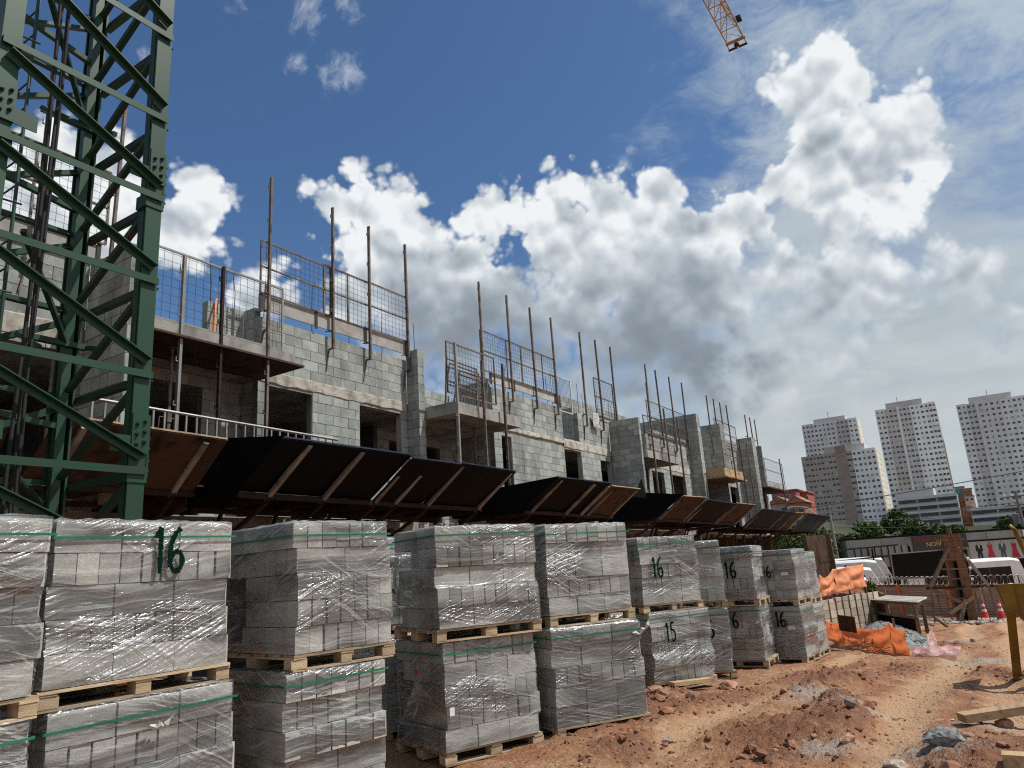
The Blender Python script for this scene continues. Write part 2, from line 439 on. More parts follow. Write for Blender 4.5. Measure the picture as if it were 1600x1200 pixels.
M['brown_steel'] = simple('brown_steel', (0.042, 0.027, 0.020), 0.7, metal=0.1, scale=6, bmp=0.25, c2=(0.025, 0.017, 0.014), spec=0.08)
M['pale_steel'] = simple('galvanised', (0.27, 0.265, 0.255), 0.5, metal=0.35, scale=7, bmp=0.1, c2=(0.22, 0.20, 0.18))
M['wire'] = simple('wire', (0.06, 0.055, 0.05), 0.6, metal=0.4, bmp=0)
M['black_ply'] = simple('black_film_plywood', (0.004, 0.0045, 0.006), 0.6, scale=3.0, bmp=0.1, c2=(0.024, 0.025, 0.027), lo=0.58, hi=0.84, spec=0.05)
M['brown_ply'] = simple('brown_plywood', (0.080, 0.046, 0.032), 0.8, scale=3.5, bmp=0.2, c2=(0.022, 0.016, 0.013), lo=0.46, hi=0.68, spec=0.1)
M['ply_edge'] = simple('blue_edge_paint', (0.022, 0.032, 0.065), 0.7, var=0.2)
M['ply_raw'] = simple('raw_ply_edge', (0.45, 0.34, 0.22), 0.8, var=0.3, scale=8)
M['timber'] = simple('sawn_timber', (0.40, 0.28, 0.165), 0.85, scale=3, bmp=0.4, c2=(0.25, 0.165, 0.095), streak=(0.6, 6, 6))
M['pallet_wood'] = simple('pallet_wood', (0.44, 0.345, 0.23), 0.88, scale=3.2, bmp=0.45, c2=(0.27, 0.20, 0.13), streak=(1, 5, 6), per=0.3)
M['old_timber'] = simple('weathered_timber', (0.20, 0.15, 0.11), 0.9, scale=3, bmp=0.4, c2=(0.10, 0.075, 0.055), streak=(4, 4, 0.7), per=0.3)
M['red_timber'] = simple('reddish_timber', (0.27, 0.135, 0.07), 0.85, scale=3, bmp=0.4, c2=(0.15, 0.075, 0.04), streak=(5, 5, 0.6), per=0.2)
M['orange_net'] = simple('orange_net', (0.80, 0.22, 0.075), 0.7, var=0.12, scale=3, bmp=0.25)
def net_mat(name, tr):
    m, n, b, o = new_mat(name)
    tc = n.node('ShaderNodeTexCoord').outputs['Object']
    f = n.noise(tc, 4.0, 5.0, 0.6)
    c = n.mix(n.ramp(f, 0.35, 0.7), (0.88, 0.40, 0.22), (0.78, 0.30, 0.15))
    n.put(b.inputs['Base Color'], c); b.inputs['Roughness'].default_value = 0.75; b.inputs['Specular IOR Level'].default_value = 0.15
    tl = n.node('ShaderNodeBsdfTranslucent'); n.put(tl.inputs[0], (0.90, 0.50, 0.30))
    mx = n.node('ShaderNodeMixShader'); mx.inputs[0].default_value = tr
    n.put(mx.inputs[1], b.outputs[0]); n.put(mx.inputs[2], tl.outputs[0]); n.put(o.inputs[0], mx.outputs[0])
    return m
M['net_cloth'] = net_mat('orange_net_cloth', 0.3); M['net_thin'] = net_mat('thin_orange_net', 0.62)
M['strap'] = simple('green_strap', (0.02, 0.17, 0.09), 0.4, var=0.2)
M['spray'] = simple('green_spray_paint', (0.004, 0.020, 0.013), 0.9, var=0.3, scale=20, bmp=0, spec=0.02)
M['white_label'] = simple('paper_label', (0.7, 0.7, 0.68), 0.8, var=0.1)
M['yellow'] = simple('yellow_paint', (0.235, 0.135, 0.018), 0.55, scale=4, bmp=0.2, c2=(0.15, 0.075, 0.025), lo=0.45, hi=0.7, spec=0.2)
M['jib'] = simple('jib_yellow', (0.40, 0.27, 0.09), 0.5, scale=2, bmp=0.05, c2=(0.30, 0.18, 0.06))
M['cone_red'] = simple('cone_red', (0.65, 0.05, 0.04), 0.5, var=0.15)
M['white'] = simple('white_paint', (0.78, 0.78, 0.77), 0.45, var=0.08, bmp=0.02)
M['sheet_white'] = simple('white_sheet', (0.66, 0.64, 0.58), 0.7, var=0.25, scale=2)
M['hoarding'] = simple('hoarding_metal', (0.46, 0.36, 0.31), 0.6, var=0.2, scale=1.2, bmp=0.05)
M['gravel'] = simple('grey_gravel', (0.27, 0.28, 0.27), 0.95, var=0.45, scale=22, bmp=1.0)
M['soil'] = simple('red_soil', (0.27, 0.12, 0.07), 0.97, var=0.35, scale=5, bmp=1.0)
M['stone'] = simple('broken_stone', (0.40, 0.33, 0.28), 0.9, var=0.35, scale=6, bmp=0.6, per=0.35)
M['redstone'] = simple('broken_red_stone', (0.40, 0.22, 0.15), 0.9, var=0.35, scale=6, bmp=0.6, per=0.3)
M['black_panel'] = simple('black_panel', (0.009, 0.009, 0.010), 0.5, var=0.2, spec=0.08)
M['glass_dark'] = simple('dark_glass', (0.008, 0.010, 0.012), 0.10, var=0.1, bmp=0, spec=0.25)
M['tyre'] = simple('tyre', (0.02, 0.02, 0.02), 0.9, var=0.2)
M['tw_white'] = simple('tower_white', (0.78, 0.78, 0.77), 0.85, var=0.1, scale=0.2, bmp=0)  # tower paints here and below are lightened to stand in for haze
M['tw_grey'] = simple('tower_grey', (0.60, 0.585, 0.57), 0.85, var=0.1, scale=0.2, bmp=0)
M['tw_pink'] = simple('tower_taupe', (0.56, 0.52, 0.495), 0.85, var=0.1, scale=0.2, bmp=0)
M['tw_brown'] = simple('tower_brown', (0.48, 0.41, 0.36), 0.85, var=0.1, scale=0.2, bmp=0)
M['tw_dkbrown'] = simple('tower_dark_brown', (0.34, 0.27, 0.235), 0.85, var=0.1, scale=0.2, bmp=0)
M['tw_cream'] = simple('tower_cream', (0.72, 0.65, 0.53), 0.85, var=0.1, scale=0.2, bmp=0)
def win_mat():
    m, n, b, o = new_mat('far_window')
    r = rnd_socket(n); r2 = n.m('FRACT', n.mul(r, 13.7))
    c = n.mix(n.ramp(r, 0.0, 1.0, smooth=False), (0.018, 0.020, 0.024), (0.075, 0.078, 0.082))
    c = n.mix(n.m('GREATER_THAN', r2, 0.86), c, (0.34, 0.33, 0.30))
    n.put(b.inputs['Base Color'], c); b.inputs['Roughness'].default_value = 0.2
    return m
M['win'] = win_mat()
M['garage'] = simple('garage_concrete', (0.42, 0.41, 0.395), 0.85, var=0.15, scale=0.3, bmp=0)
M['red_wall'] = simple('red_house_wall', (0.35, 0.085, 0.08), 0.85, var=0.2, scale=0.6, bmp=0)
M['brick_wall'] = simple('brick_house_wall', (0.36, 0.17, 0.10), 0.9, var=0.25, scale=0.8, bmp=0)
M['pale_wall'] = simple('pale_house_wall', (0.50, 0.42, 0.33), 0.9, var=0.25, scale=0.8, bmp=0)
M['green_wall'] = simple('teal_house_wall', (0.08, 0.33, 0.27), 0.9, var=0.2, scale=0.8, bmp=0)
M['roof_tile'] = simple('roof_tile', (0.36, 0.17, 0.11), 0.9, var=0.3, scale=1.5, bmp=0.2)
M['bark'] = simple('bark', (0.12, 0.09, 0.065), 0.95, var=0.3, scale=8, bmp=0.6, streak=(4, 4, 1))
M['hill'] = simple('hill_green', (0.030, 0.042, 0.017), 0.95, scale=0.15, bmp=0, c2=(0.07, 0.048, 0.03))
M['asphalt'] = simple('asphalt', (0.05, 0.05, 0.052), 0.9, var=0.2)
M['pole_concrete'] = simple('pole_concrete', (0.22, 0.21, 0.20), 0.9, var=0.2)
M['cable'] = simple('cable', (0.02, 0.02, 0.02), 0.7, var=0.1, bmp=0)
M['sign_dark'] = simple('shop_sign_board', (0.055, 0.055, 0.05), 0.5, var=0.2)
M['shop_wall'] = simple('shop_wall', (0.27, 0.28, 0.27), 0.8, var=0.15, scale=0.8)
M['red_print'] = simple('red_print', (0.42, 0.03, 0.05), 0.6, var=0.1, bmp=0)
M['gold_print'] = simple('gold_print', (0.50, 0.44, 0.16), 0.6, var=0.1, bmp=0)
M['black_print'] = simple('black_print', (0.02, 0.022, 0.028), 0.6, var=0.1, bmp=0)
M['teal_print'] = simple('grey_teal_print', (0.06, 0.085, 0.085), 0.6, var=0.1, bmp=0)
M['skin_print'] = simple('skin_print', (0.38, 0.24, 0.17), 0.6, var=0.1, bmp=0)
M['poster_bg'] = simple('poster_ground', (0.42, 0.44, 0.43), 0.6, var=0.1, scale=1, bmp=0)
M['orange_hose'] = simple('orange_hose', (0.75, 0.20, 0.05), 0.5, var=0.1)
def leaf_mat(name, a, b_):
    m, n, b, o = new_mat(name)
    r = rnd_socket(n)
    n.put(b.inputs['Base Color'], n.mix(r, a, b_))
    b.inputs['Roughness'].default_value = 0.7; b.inputs['Specular IOR Level'].default_value = 0.2
    return m
M['leaf'] = leaf_mat('leaf', (0.045, 0.075, 0.020), (0.12, 0.17, 0.045))
M['leaf_dark'] = leaf_mat('leaf_dark', (0.030, 0.055, 0.018), (0.075, 0.115, 0.035))

def film_mat():
    m = bpy.data.materials.new('stretch_film'); m.use_nodes = True
    t = m.node_tree; t.nodes.clear(); n = NT(t)
    oi = n.node('ShaderNodeObjectInfo').outputs['Random']
    uvn = n.node('ShaderNodeUVMap').outputs[0]
    u, v, _ = n.xyz(uvn)
    warp = n.noise(n.vec(u, v, n.mul(oi, 30.0)), 2.2, 2.0, 0.5)
    def streak(deg, along, across, seed, det=3.0, rough=0.55):
        a = R_(deg); c, s = math.cos(a), math.sin(a)
        p = n.add(n.mul(u, c), n.mul(v, s)); q = n.sub(n.mul(v, c), n.mul(u, s))
        q = n.add(q, n.mul(n.sub(warp, 0.5), 0.10))
        return n.noise(n.vec(n.mul(p, along), n.mul(q, across), n.add(n.mul(oi, 53.0), seed)), 1.0, det, rough)
    a1 = streak(2, 2.0, 38, 1.0, 3.0, 0.5)
    a2 = streak(-13, 1.3, 58, 5.0, 2.0, 0.5)
    a3 = streak(22, 1.1, 52, 9.0, 2.0, 0.5)
    a4 = streak(-33, 0.9, 40, 13.0, 1.0)
    m1 = n.noise(n.vec(n.mul(u, 1.3), n.mul(v, 2.6), n.mul(oi, 91.0)), 1.0, 2.0, 0.5)
    m2 = n.noise(n.vec(n.mul(u, 1.1), n.mul(v, 2.0), n.add(n.mul(oi, 71.0), 40.0)), 1.0, 2.0, 0.5)
    m3 = n.noise(n.vec(n.mul(u, 0.9), n.mul(v, 1.6), n.add(n.mul(oi, 37.0), 80.0)), 1.0, 1.0, 0.5)
    k2 = n.ramp(m1, 0.45, 0.62); k3 = n.ramp(m2, 0.48, 0.60); k4 = n.ramp(m3, 0.50, 0.64)
    h = n.add(n.mul(a1, 0.8), n.add(n.mul(n.mul(a2, k2), 1.0), n.add(n.mul(n.mul(a3, k3), 1.4), n.mul(n.mul(a4, k4), 0.9))))
    op = n.add(n.ramp(a1, 0.52, 0.66, 0.0, 0.36), n.mul(n.ramp(a2, 0.56, 0.67, 0.0, 0.60), k2))
    op = n.add(op, n.mul(n.ramp(a3, 0.57, 0.67, 0.0, 0.75), k3))
    op = n.add(op, n.mul(n.ramp(a4, 0.60, 0.69, 0.0, 0.5), k4))
    op = n.mul(op, n.fmix(n.m('FRACT', n.mul(oi, 17.3)), 0.55, 1.10))
    op = n.m('MINIMUM', n.add(op, 0.05), 0.9)
    bp = n.node('ShaderNodeBump'); bp.inputs['Strength'].default_value = 1.0; bp.inputs['Distance'].default_value = 0.014
    n.put(bp.inputs['Height'], h)
    tr = n.node('ShaderNodeBsdfTransparent'); tr.inputs[0].default_value = (0.96, 0.965, 0.97, 1)
    df = n.node('ShaderNodeBsdfDiffuse'); df.inputs[0].default_value = (0.70, 0.71, 0.71, 1)
    gl = n.node('ShaderNodeBsdfGlossy'); gl.inputs['Roughness'].default_value = 0.20; gl.inputs[0].default_value = (0.95, 0.96, 0.98, 1)
    n.put(df.inputs['Normal'], bp.outputs[0]); n.put(gl.inputs['Normal'], bp.outputs[0])
    lw = n.node('ShaderNodeFresnel'); lw.inputs[0].default_value = 1.5; n.put(lw.inputs['Normal'], bp.outputs[0])
    mx1 = n.node('ShaderNodeMixShader'); n.put(mx1.inputs[0], n.mul(op, 0.58)); n.put(mx1.inputs[1], tr.outputs[0]); n.put(mx1.inputs[2], df.outputs[0])
    mx2 = n.node('ShaderNodeMixShader'); n.put(mx2.inputs[0], n.m('MINIMUM', n.add(n.mul(lw.outputs[0], n.ramp(n.noise(n.vec(n.mul(u, 0.7), n.mul(v, 3.4), n.mul(oi, 23.0)), 1.0, 2.0, 0.5), 0.42, 0.62, 0.22, 1.25)), n.mul(op, 0.10)), 0.85))
    n.put(mx2.inputs[1], mx1.outputs[0]); n.put(mx2.inputs[2], gl.outputs[0])
    out = n.node('ShaderNodeOutputMaterial'); t.links.new(mx2.outputs[0], out.inputs[0])
    return m
M['film'] = film_mat()
def thin_sheet(name, c, op):
    m = bpy.data.materials.new(name); m.use_nodes = True
    t = m.node_tree; t.nodes.clear(); n = NT(t)
    tr = n.node('ShaderNodeBsdfTransparent'); df = n.node('ShaderNodeBsdfPrincipled'); df.inputs['Base Color'].default_value = (*c, 1); df.inputs['Roughness'].default_value = 0.3
    tc = n.node('ShaderNodeTexCoord').outputs['Object']
    mx = n.node('ShaderNodeMixShader'); n.put(mx.inputs[0], n.ramp(n.noise(tc, 9.0, 4.0), 0.3, 0.7, op*0.5, op))
    n.put(mx.inputs[1], tr.outputs[0]); n.put(mx.inputs[2], df.outputs[0])
    out = n.node('ShaderNodeOutputMaterial'); t.links.new(mx.outputs[0], out.inputs[0])
    return m
M['pink_film'] = thin_sheet('pink_film', (0.75, 0.50, 0.48), 0.75)

# ------------------------------------------------------------------ ground
def zt(x):
    return -0.051*max(0.0, min(x, 48.0)-8.0)
def ztn(x, y):
    z = -0.051*np.clip(np.minimum(x, 48.0)-8.0, 0, None)
    far = np.clip((x-110)/320.0, 0, 1); z = z+far*far*(3-2*far)*11.0
    return z
MOUNDS = [(10.6, 2.05, 1.5, 0.35, 0.22, -0.25), (9.0, 1.75, 0.9, 0.32, 0.16, 0.1), (8.0, 1.55, 0.9, 0.4, 0.13, 0.2), (7.4, 2.2, 0.8, 0.45, 0.08, 0.0), (12.7, 0.15, 0.9, 0.4, 0.12, 0.3),
          (9.0, 3.75, 0.8, 0.3, 0.13, -0.2), (7.9, 3.6, 0.7, 0.3, 0.10, -0.4), (6.9, 0.5, 0.6, 0.5, 0.10, 0.2), (7.2, -0.1, 0.7, 0.5, 0.12, 0.2), (13.4, 1.6, 1.6, 0.3, 0.06, 0.0),
          (19.5, 1.2, 2.2, 0.4, 0.08, -0.1), (6.4, 3.1, 0.7, 0.4, 0.06, 0.4), (8.6, 3.25, 2.6, 0.35, 0.05, -0.25), (12.5, 2.7, 2.4, 0.35, 0.04, -0.1), (7.2, 1.85, 1.3, 0.5, 0.03, 0.0)]
def ground_relief(x, y):
    """height above the slope, and how much is freshly dug soil"""
    near = np.clip(1-(np.hypot(x-10, y-2)-20)/25.0, 0, 1)
    h = 0.045*fbm(x*0.55, y*0.75, 4)+0.030*fbm(x*3.1, y*3.1, 3)+0.022*np.abs(fbm(x*8.3, y*8.3, 3))*(0.35+np.clip(fbm(x*0.9+5, y*0.9, 2)*2.2, 0, 1))
    dig = np.zeros_like(x)
    for (mx, my, a, b, hh, rot) in MOUNDS:
        c, s = math.cos(rot), math.sin(rot)
        u = ((x-mx)*c+(y-my)*s)/a; v = (-(x-mx)*s+(y-my)*c)/b
        g = np.exp(-(u*u+v*v)*1.3)
        h = h+hh*g*(0.75+0.9*np.abs(fbm(x*4.2+mx, y*4.2, 3)))
        dig = np.maximum(dig, g)
    h = h+dig*0.15*np.abs(fbm(x*6.5, y*6.5, 4))
    # wheel ruts running down the road with tread ripples
    for (y0, sl, cv, w) in ((2.75, -0.02, 0.0016, 0.22), (1.05, -0.01, 0.0012, 0.24), (0.05, 0.0, 0.0, 0.26)):
        yc = y0+sl*(x-8)+cv*(x-12)**2*np.sign(x-12)+0.12*np.sin(x*0.7+y0)
        d = (y-yc)/w; g = np.exp(-d*d)
        brk = 0.55+0.9*np.clip(fbm(x*0.8+y0*3, y*0.3, 2)+0.3, 0, 1)
        h = h+brk*(-0.050*g+0.040*np.exp(-((np.abs(d)-1.45)/0.45)**2)*(0.6+1.2*np.abs(fbm(x*5, y*5, 2)))+0.011*g*np.sin(x*30+7*np.abs(d)))
    pk = np.zeros_like(x)
    for (y0, sl, cv, w) in ((2.75, -0.02, 0.0016, 0.22), (1.05, -0.01, 0.0012, 0.24), (0.05, 0.0, 0.0, 0.26)):
        yc = y0+sl*(x-8)+cv*(x-12)**2*np.sign(x-12)+0.12*np.sin(x*0.7+y0)
        pk = np.maximum(pk, np.exp(-((y-yc)/(w*1.5))**2))
    ground_relief.packed = pk*(1-dig)
    tr = np.exp(-(((x-7.1)/0.75)**2+((y-2.05)/0.5)**2))
    h = h+tr*0.048*np.sin((x*0.9+y*0.55)*46+2.0*fbm(x*2, y*2, 2))
    return h*near, dig
def build_ground():
    xs = np.concatenate([np.array([-6000, -2000, -700, -250, -90, -40, -20, -10, -5, -2, 0, 1.2, 2.2]), np.arange(3.0, 16.5, 0.045), np.arange(16.5, 26, 0.10), np.arange(26, 60, 0.5), np.array([65, 75, 90, 110, 140, 170, 200, 240, 280, 330, 380, 430, 500, 700, 1200, 2500, 6000])])
    ys = np.concatenate([np.array([-6000, -2000, -700, -250, -120, -60, -30, -16, -9, -6, -4, -3]), np.arange(-2.4, 5.2, 0.045), np.arange(5.2, 9, 0.25), np.array([9.5, 11, 14, 18, 25, 35, 50, 80, 130, 250, 600, 2000, 6000])])
    X, Y = np.meshgrid(xs, ys)
    h, dig = ground_relief(X, Y)
    Z = ztn(X, Y)+h
    V = np.stack([X, Y, Z], -1).reshape(-1, 3)
    nu, nv = len(xs), len(ys)
    idx = np.arange(nu*nv).reshape(nv, nu)
    F = np.stack([idx[:-1, :-1], idx[:-1, 1:], idx[1:, 1:], idx[1:, :-1]], -1).reshape(-1, 4)
    me = bpy.data.meshes.new('ground')
    me.vertices.add(len(V)); me.vertices.foreach_set('co', V.astype(np.float32).ravel())
    me.loops.add(len(F)*4); me.loops.foreach_set('vertex_index', F.astype(np.int32).ravel())
    me.polygons.add(len(F)); me.polygons.foreach_set('loop_start', np.arange(0, len(F)*4, 4, dtype=np.int32))
    me.polygons.foreach_set('use_smooth', np.ones(len(F), dtype=bool))
    me.update(); me.validate()
    at = me.attributes.new('dug', 'FLOAT', 'POINT'); at.data.foreach_set('value', dig.astype(np.float32).ravel())
    at = me.attributes.new('packed', 'FLOAT', 'POINT'); at.data.foreach_set('value', ground_relief.packed.astype(np.float32).ravel())
    # soil: packed tan, red loam, freshly dug dark clods, grey crushed stone
    m, n, b, o = new_mat('site_dirt')
    tc = n.node('ShaderNodeTexCoord').outputs['Object']
    x, y, z = n.xyz(tc)
    st = n.v('MULTIPLY', tc, (0.55, 1.25, 1.0))
    big = n.noise(st, 0.9, 5.0, 0.6); mid = n.noise(tc, 3.6, 6.0, 0.65); fine = n.noise(tc, 26.0, 5.0, 0.65); vf = n.noise(tc, 110.0, 2.0, 0.6)
    fib = n.noise(n.v('MULTIPLY', tc, (5.0, 17.0, 6.0)), 1.0, 6.0, 0.7, dist=0.8)
    c = n.mix(n.ramp(big, 0.36, 0.62), (0.41, 0.225, 0.118), (0.315, 0.142, 0.075))
    c = n.mix(n.ramp(mid, 0.46, 0.66, 0.0, 0.8), c, (0.47, 0.30, 0.185))
    c = n.mix(n.ramp(fib, 0.44, 0.66, 0.0, 0.60), c, (0.22, 0.105, 0.062))
    dug = n.node('ShaderNodeAttribute', attribute_name='dug').outputs['Fac']
    c = n.mix(n.ramp(n.add(dug, n.mul(n.sub(mid, 0.5), 1.3)), 0.28, 0.80, 0.0, 0.78), c, (0.20, 0.090, 0.056))
    c = n.mix(n.ramp(fine, 0.52, 0.66, 0.0, 0.62), c, (0.19, 0.095, 0.062))
    c = n.mix(n.ramp(fine, 0.46, 0.34, 0.0, 0.45), c, (0.50, 0.34, 0.225))
    rut = n.node('ShaderNodeAttribute', attribute_name='packed').outputs['Fac']
    c = n.mix(n.ramp(n.add(rut, n.mul(n.sub(mid, 0.5), 0.8)), 0.25, 0.85, 0.0, 0.8), c, (0.50, 0.325, 0.195))
    gm = None
    for (px, py, pr) in ((9.5, 2.0, 0.9), (8.6, 1.5, 0.7), (7.0, 0.7, 0.7), (6.3, 0.9, 0.6), (8.3, 0.35, 0.6), (17.5, 1.5, 1.3), (15.5, 0.6, 1.5), (20.5, 1.3, 1.6), (6.9, 1.5, 0.5)):
        q = n.ramp(n.v('DISTANCE', n.vec(x, y, 0.0), (px, py, 0)), 0.0, pr, 1.0, 0.0)
        gm = q if gm is None else n.m('MAXIMUM', gm, q)
    c = n.mix(n.ramp(n.add(gm, n.mul(n.sub(fine, 0.5), 2.6)), 0.40, 1.0, 0.0, 0.75), c, n.mix(n.ramp(vf, 0.35, 0.65), (0.27, 0.235, 0.20), (0.50, 0.46, 0.41)))
    c = n.mix(n.ramp(vf, 0.60, 0.75, 0.0, 0.4), c, (0.58, 0.45, 0.34))
    c = n.mix(n.ramp(x, 60.0, 110.0), c, n.mix(n.ramp(big, 0.4, 0.6), (0.028, 0.036, 0.016), (0.05, 0.045, 0.026)))
    n.put(b.inputs['Base Color'], c); b.inputs['Roughness'].default_value = 0.96; b.inputs['Specular IOR Level'].default_value = 0.15
    bump(n, b, n.add(n.mul(mid, 0.5), n.add(n.mul(fib, 0.35), n.add(n.mul(fine, 0.6), n.mul(vf, 0.16)))), 1.0, 0.075)
    me.materials.append(m)
    ob = bpy.data.objects.new('ground', me); col.objects.link(ob); ob['kind'] = 'structure'
    return ob
build_ground()
def gz(x, y):
    h, _ = ground_relief(np.array([float(x)]), np.array([float(y)]))
    return float(ztn(np.array([float(x)]), np.array([float(y)]))[0]+h[0])

M['shade_timber'] = simple('shaded_timber', (0.13, 0.075, 0.05), 0.9, scale=3, bmp=0.3, c2=(0.07, 0.04, 0.03))  # reddish timber with the shade under the platforms put into its colour
# ------------------------------------------------------------------ building under construction
BY = 10.4                      # main facade plane (faces -Y); storeys: floor 2.8, slab 5.2-5.4, parapet walls 6.45
bld = thing('unfinished_building', 'long grey concrete block building under construction, open window holes and no roof yet', 'building', (0, BY, 0))
brnd = random.Random(3)
BO = (0, BY, 0)
wall_core = MB(BO); far_blocks = MB(BO)
near_blocks = []               # (distance, centre, half sizes)
CW, CH, TH, JT = 0.40, 0.20, 0.14, 0.010
def spans(a, b, holes):
    out = [(a, b)]
    for (h0, h1) in holes:
        nxt = []
        for (p, q) in out:
            if h1 <= p or h0 >= q: nxt.append((p, q)); continue
            if h0 > p: nxt.append((p, h0))
            if h1 < q: nxt.append((h1, q))
        out = nxt
    return out
def block_wall(axis, fixed, a, b, z0, z1, face=-1, holes=(), thick=TH, ragged=0, singles=True):
    """courses of blocks along axis 'x' or 'y' at the plane 'fixed'; face = outward sign of the normal.
    holes: (a0, a1, z0, z1). Joints are recessed gaps over a mortar core."""
    rows = int(round((z1-z0)/CH))
    for r in range(rows):
        za, zb = z0+r*CH, z0+(r+1)*CH
        zm = (za+zb)/2
        hs = [(h[0], h[1]) for h in holes if h[2] < zm < h[3]]
        aa, bb = a, b
        if ragged and r >= rows-ragged: bb = b-0.4*(r-(rows-ragged)+1)*brnd.choice((0.5, 1, 1))
        for (p, q) in spans(aa, bb, hs):
            if q-p < 0.05: continue
            i0, i1 = fixed+(-face)*0.010, fixed+(-face)*(thick-0.006)
            lo, hi = min(i0, i1), max(i0, i1)
            if axis == 'x': wall_core.box((p+0.003, lo, za), (q-0.003, hi, zb))
            else: wall_core.box((lo, p+0.003, za), (hi, q-0.003, zb))
            off = 0.0 if r % 2 == 0 else CW/2
            k0 = math.floor((p-a-off)/CW)
            k = k0
            while a+off+k*CW < q-1e-6:
                u0 = max(p, a+off+k*CW); u1 = min(q, a+off+(k+1)*CW); k += 1
                if u1-u0 < 0.045: continue
                pr = brnd.uniform(-0.003, 0.004)
                cu, cz = (u0+u1)/2, zm
                hu, hz = (u1-u0)/2-JT/2, CH/2-JT/2
                f0 = fixed+face*pr; f1 = fixed-face*0.13
                cf, hf = (f0+f1)/2, abs(f1-f0)/2
                c = (cu, cf, cz) if axis == 'x' else (cf, cu, cz)
                h = (hu, hf, hz) if axis == 'x' else (hf, hu, hz)
                vis = axis == 'x' or face < 0
                near_blocks.append((math.dist(c, (0, 0, EYE)) if (singles and vis and c[2] > 2.9) else 1e9, c, h))
# openings seen on the second storey
WIN = [(8.32, 9.36, 4.0, 5.14), (10.62, 11.9, 3.9, 5.14), (15.85, 16.33, 3.0, 5.14), (19.28, 20.37, 3.0, 5.14), (21.7, 22.5, 3.9, 5.08)]
Z2, Z3 = 2.8, 5.4
# left part behind the crane
block_wall('x', BY, 1.2, 5.1, Z2, 5.2, holes=[(2.2, 4.75, 3.0, 5.0)])
block_wall('x', BY, 1.2, 5.1, Z3, 6.4)
block_wall('y', 5.1, 9.3, BY, Z2, 6.4, face=-1)
block_wall('x', 9.3, 5.1, 5.26, Z2, 5.2)
# recess of the first balcony
block_wall('x', 10.85, 5.26, 8.1, Z2, 5.2, holes=[(5.5, 7.32, 2.8, 5.0)])
block_wall('y', 8.1, BY+0.14, 10.85, Z2, 5.2, face=-1)
block_wall('x', 10.85, 7.35, 8.1, Z3, 6.6)
block_wall('y', 8.1, BY+0.14, 10.85, Z3, 6.6, face=-1)
# facade between first and second balcony
block_wall('x', BY, 8.1, 12.1, Z2, 5.2, holes=WIN)
block_wall('x', BY, 8.1, 12.1, Z3, 6.4)
block_wall('y', 12.1, 10.06, BY, Z2, 6.6, face=-1)
block_wall('x', 10.06, 12.1, 12.32, Z2, 6.6)
# second balcony recess
block_wall('x', 11.5, 12.3, 15.5, Z2, 5.2, holes=[(12.7, 14.6, 2.8, 4.9)])
block_wall('y', 15.5, BY+0.14, 11.5, Z2, 6.6, face=-1)
block_wall('x', 11.8, 12.3, 15.5, Z3, 6.4)
# long facade with doors and the notch
block_wall('x', BY, 15.5, 22.55, Z2, 5.2, holes=WIN)
block_wall('x', BY, 15.5, 22.55, Z3, 6.4, holes=[(19.28, 20.32, 5.45, 7)])
block_wall('y', 20.32, BY+0.14, 12.2, Z3, 6.6, face=-1)
block_wall('x', 12.2, 18.0, 20.3, Z3, 6.4)
# third balcony
block_wall('y', 22.6, 9.3, BY, Z2, 6.4, face=-1)
block_wall('x', 9.3, 22.6, 22.76, Z2, 6.4)
block_wall('x', 11.5, 22.76, 25.7, Z2, 5.2, holes=[(23.2, 24.8, 2.8, 5.0)])
block_wall('y', 25.7, BY+0.14, 11.5, Z2, 5.2, face=-1)
block_wall('x', 12.4, 23.0, 30.4, Z3, 7.8, ragged=2)
# facade 25.7 - 30.6
block_wall('x', BY, 25.7, 30.55, Z2, 5.2, holes=[(26.1, 27.3, 2.8, 5.0), (28.2, 29.7, 3.6, 5.0)])
block_wall('x', BY, 25.7, 30.55, Z3, 6.4)
block_wall('y', 30.6, 9.9, 12.6, Z2, 7.8, face=-1)
block_wall('x', 9.9, 30.6, 31.0, Z2, 7.8)
# fourth balcony
block_wall('x', 12.0, 31.0, 34.5, Z2, 7.8, holes=[(31.6, 32.8, 2.8, 5.0), (31.5, 32.1, 5.5, 7.3)])
block_wall('y', 33.9, 9.9, 12.0, Z2, 7.8, face=-1)
block_wall('x', 9.9, 33.9, 34.6, Z3, 7.8)
block_wall('x', BY, 34.6, 38.2, Z2, 5.2, holes=[(36.0, 37.2, 2.8, 5.0)])
block_wall('x', BY, 34.6, 38.2, Z3, 7.0)
block_wall('y', 38.2, 9.6, BY, Z2, 7.5, face=-1)
block_wall('x', 9.6, 38.2, 38.9, Z2, 7.5)
block_wall('x', 11.5, 38.9, 43.4, Z2, 5.2, holes=[(39.6, 41.4, 2.8, 5.0)])
block_wall('x', 11.5, 38.9, 43.4, Z3, 8.0)
block_wall('x', BY, 42.6, 43.4, Z2, 5.2)
block_wall('y', 43.4, BY, 14.0, Z2, 7.8, face=1)
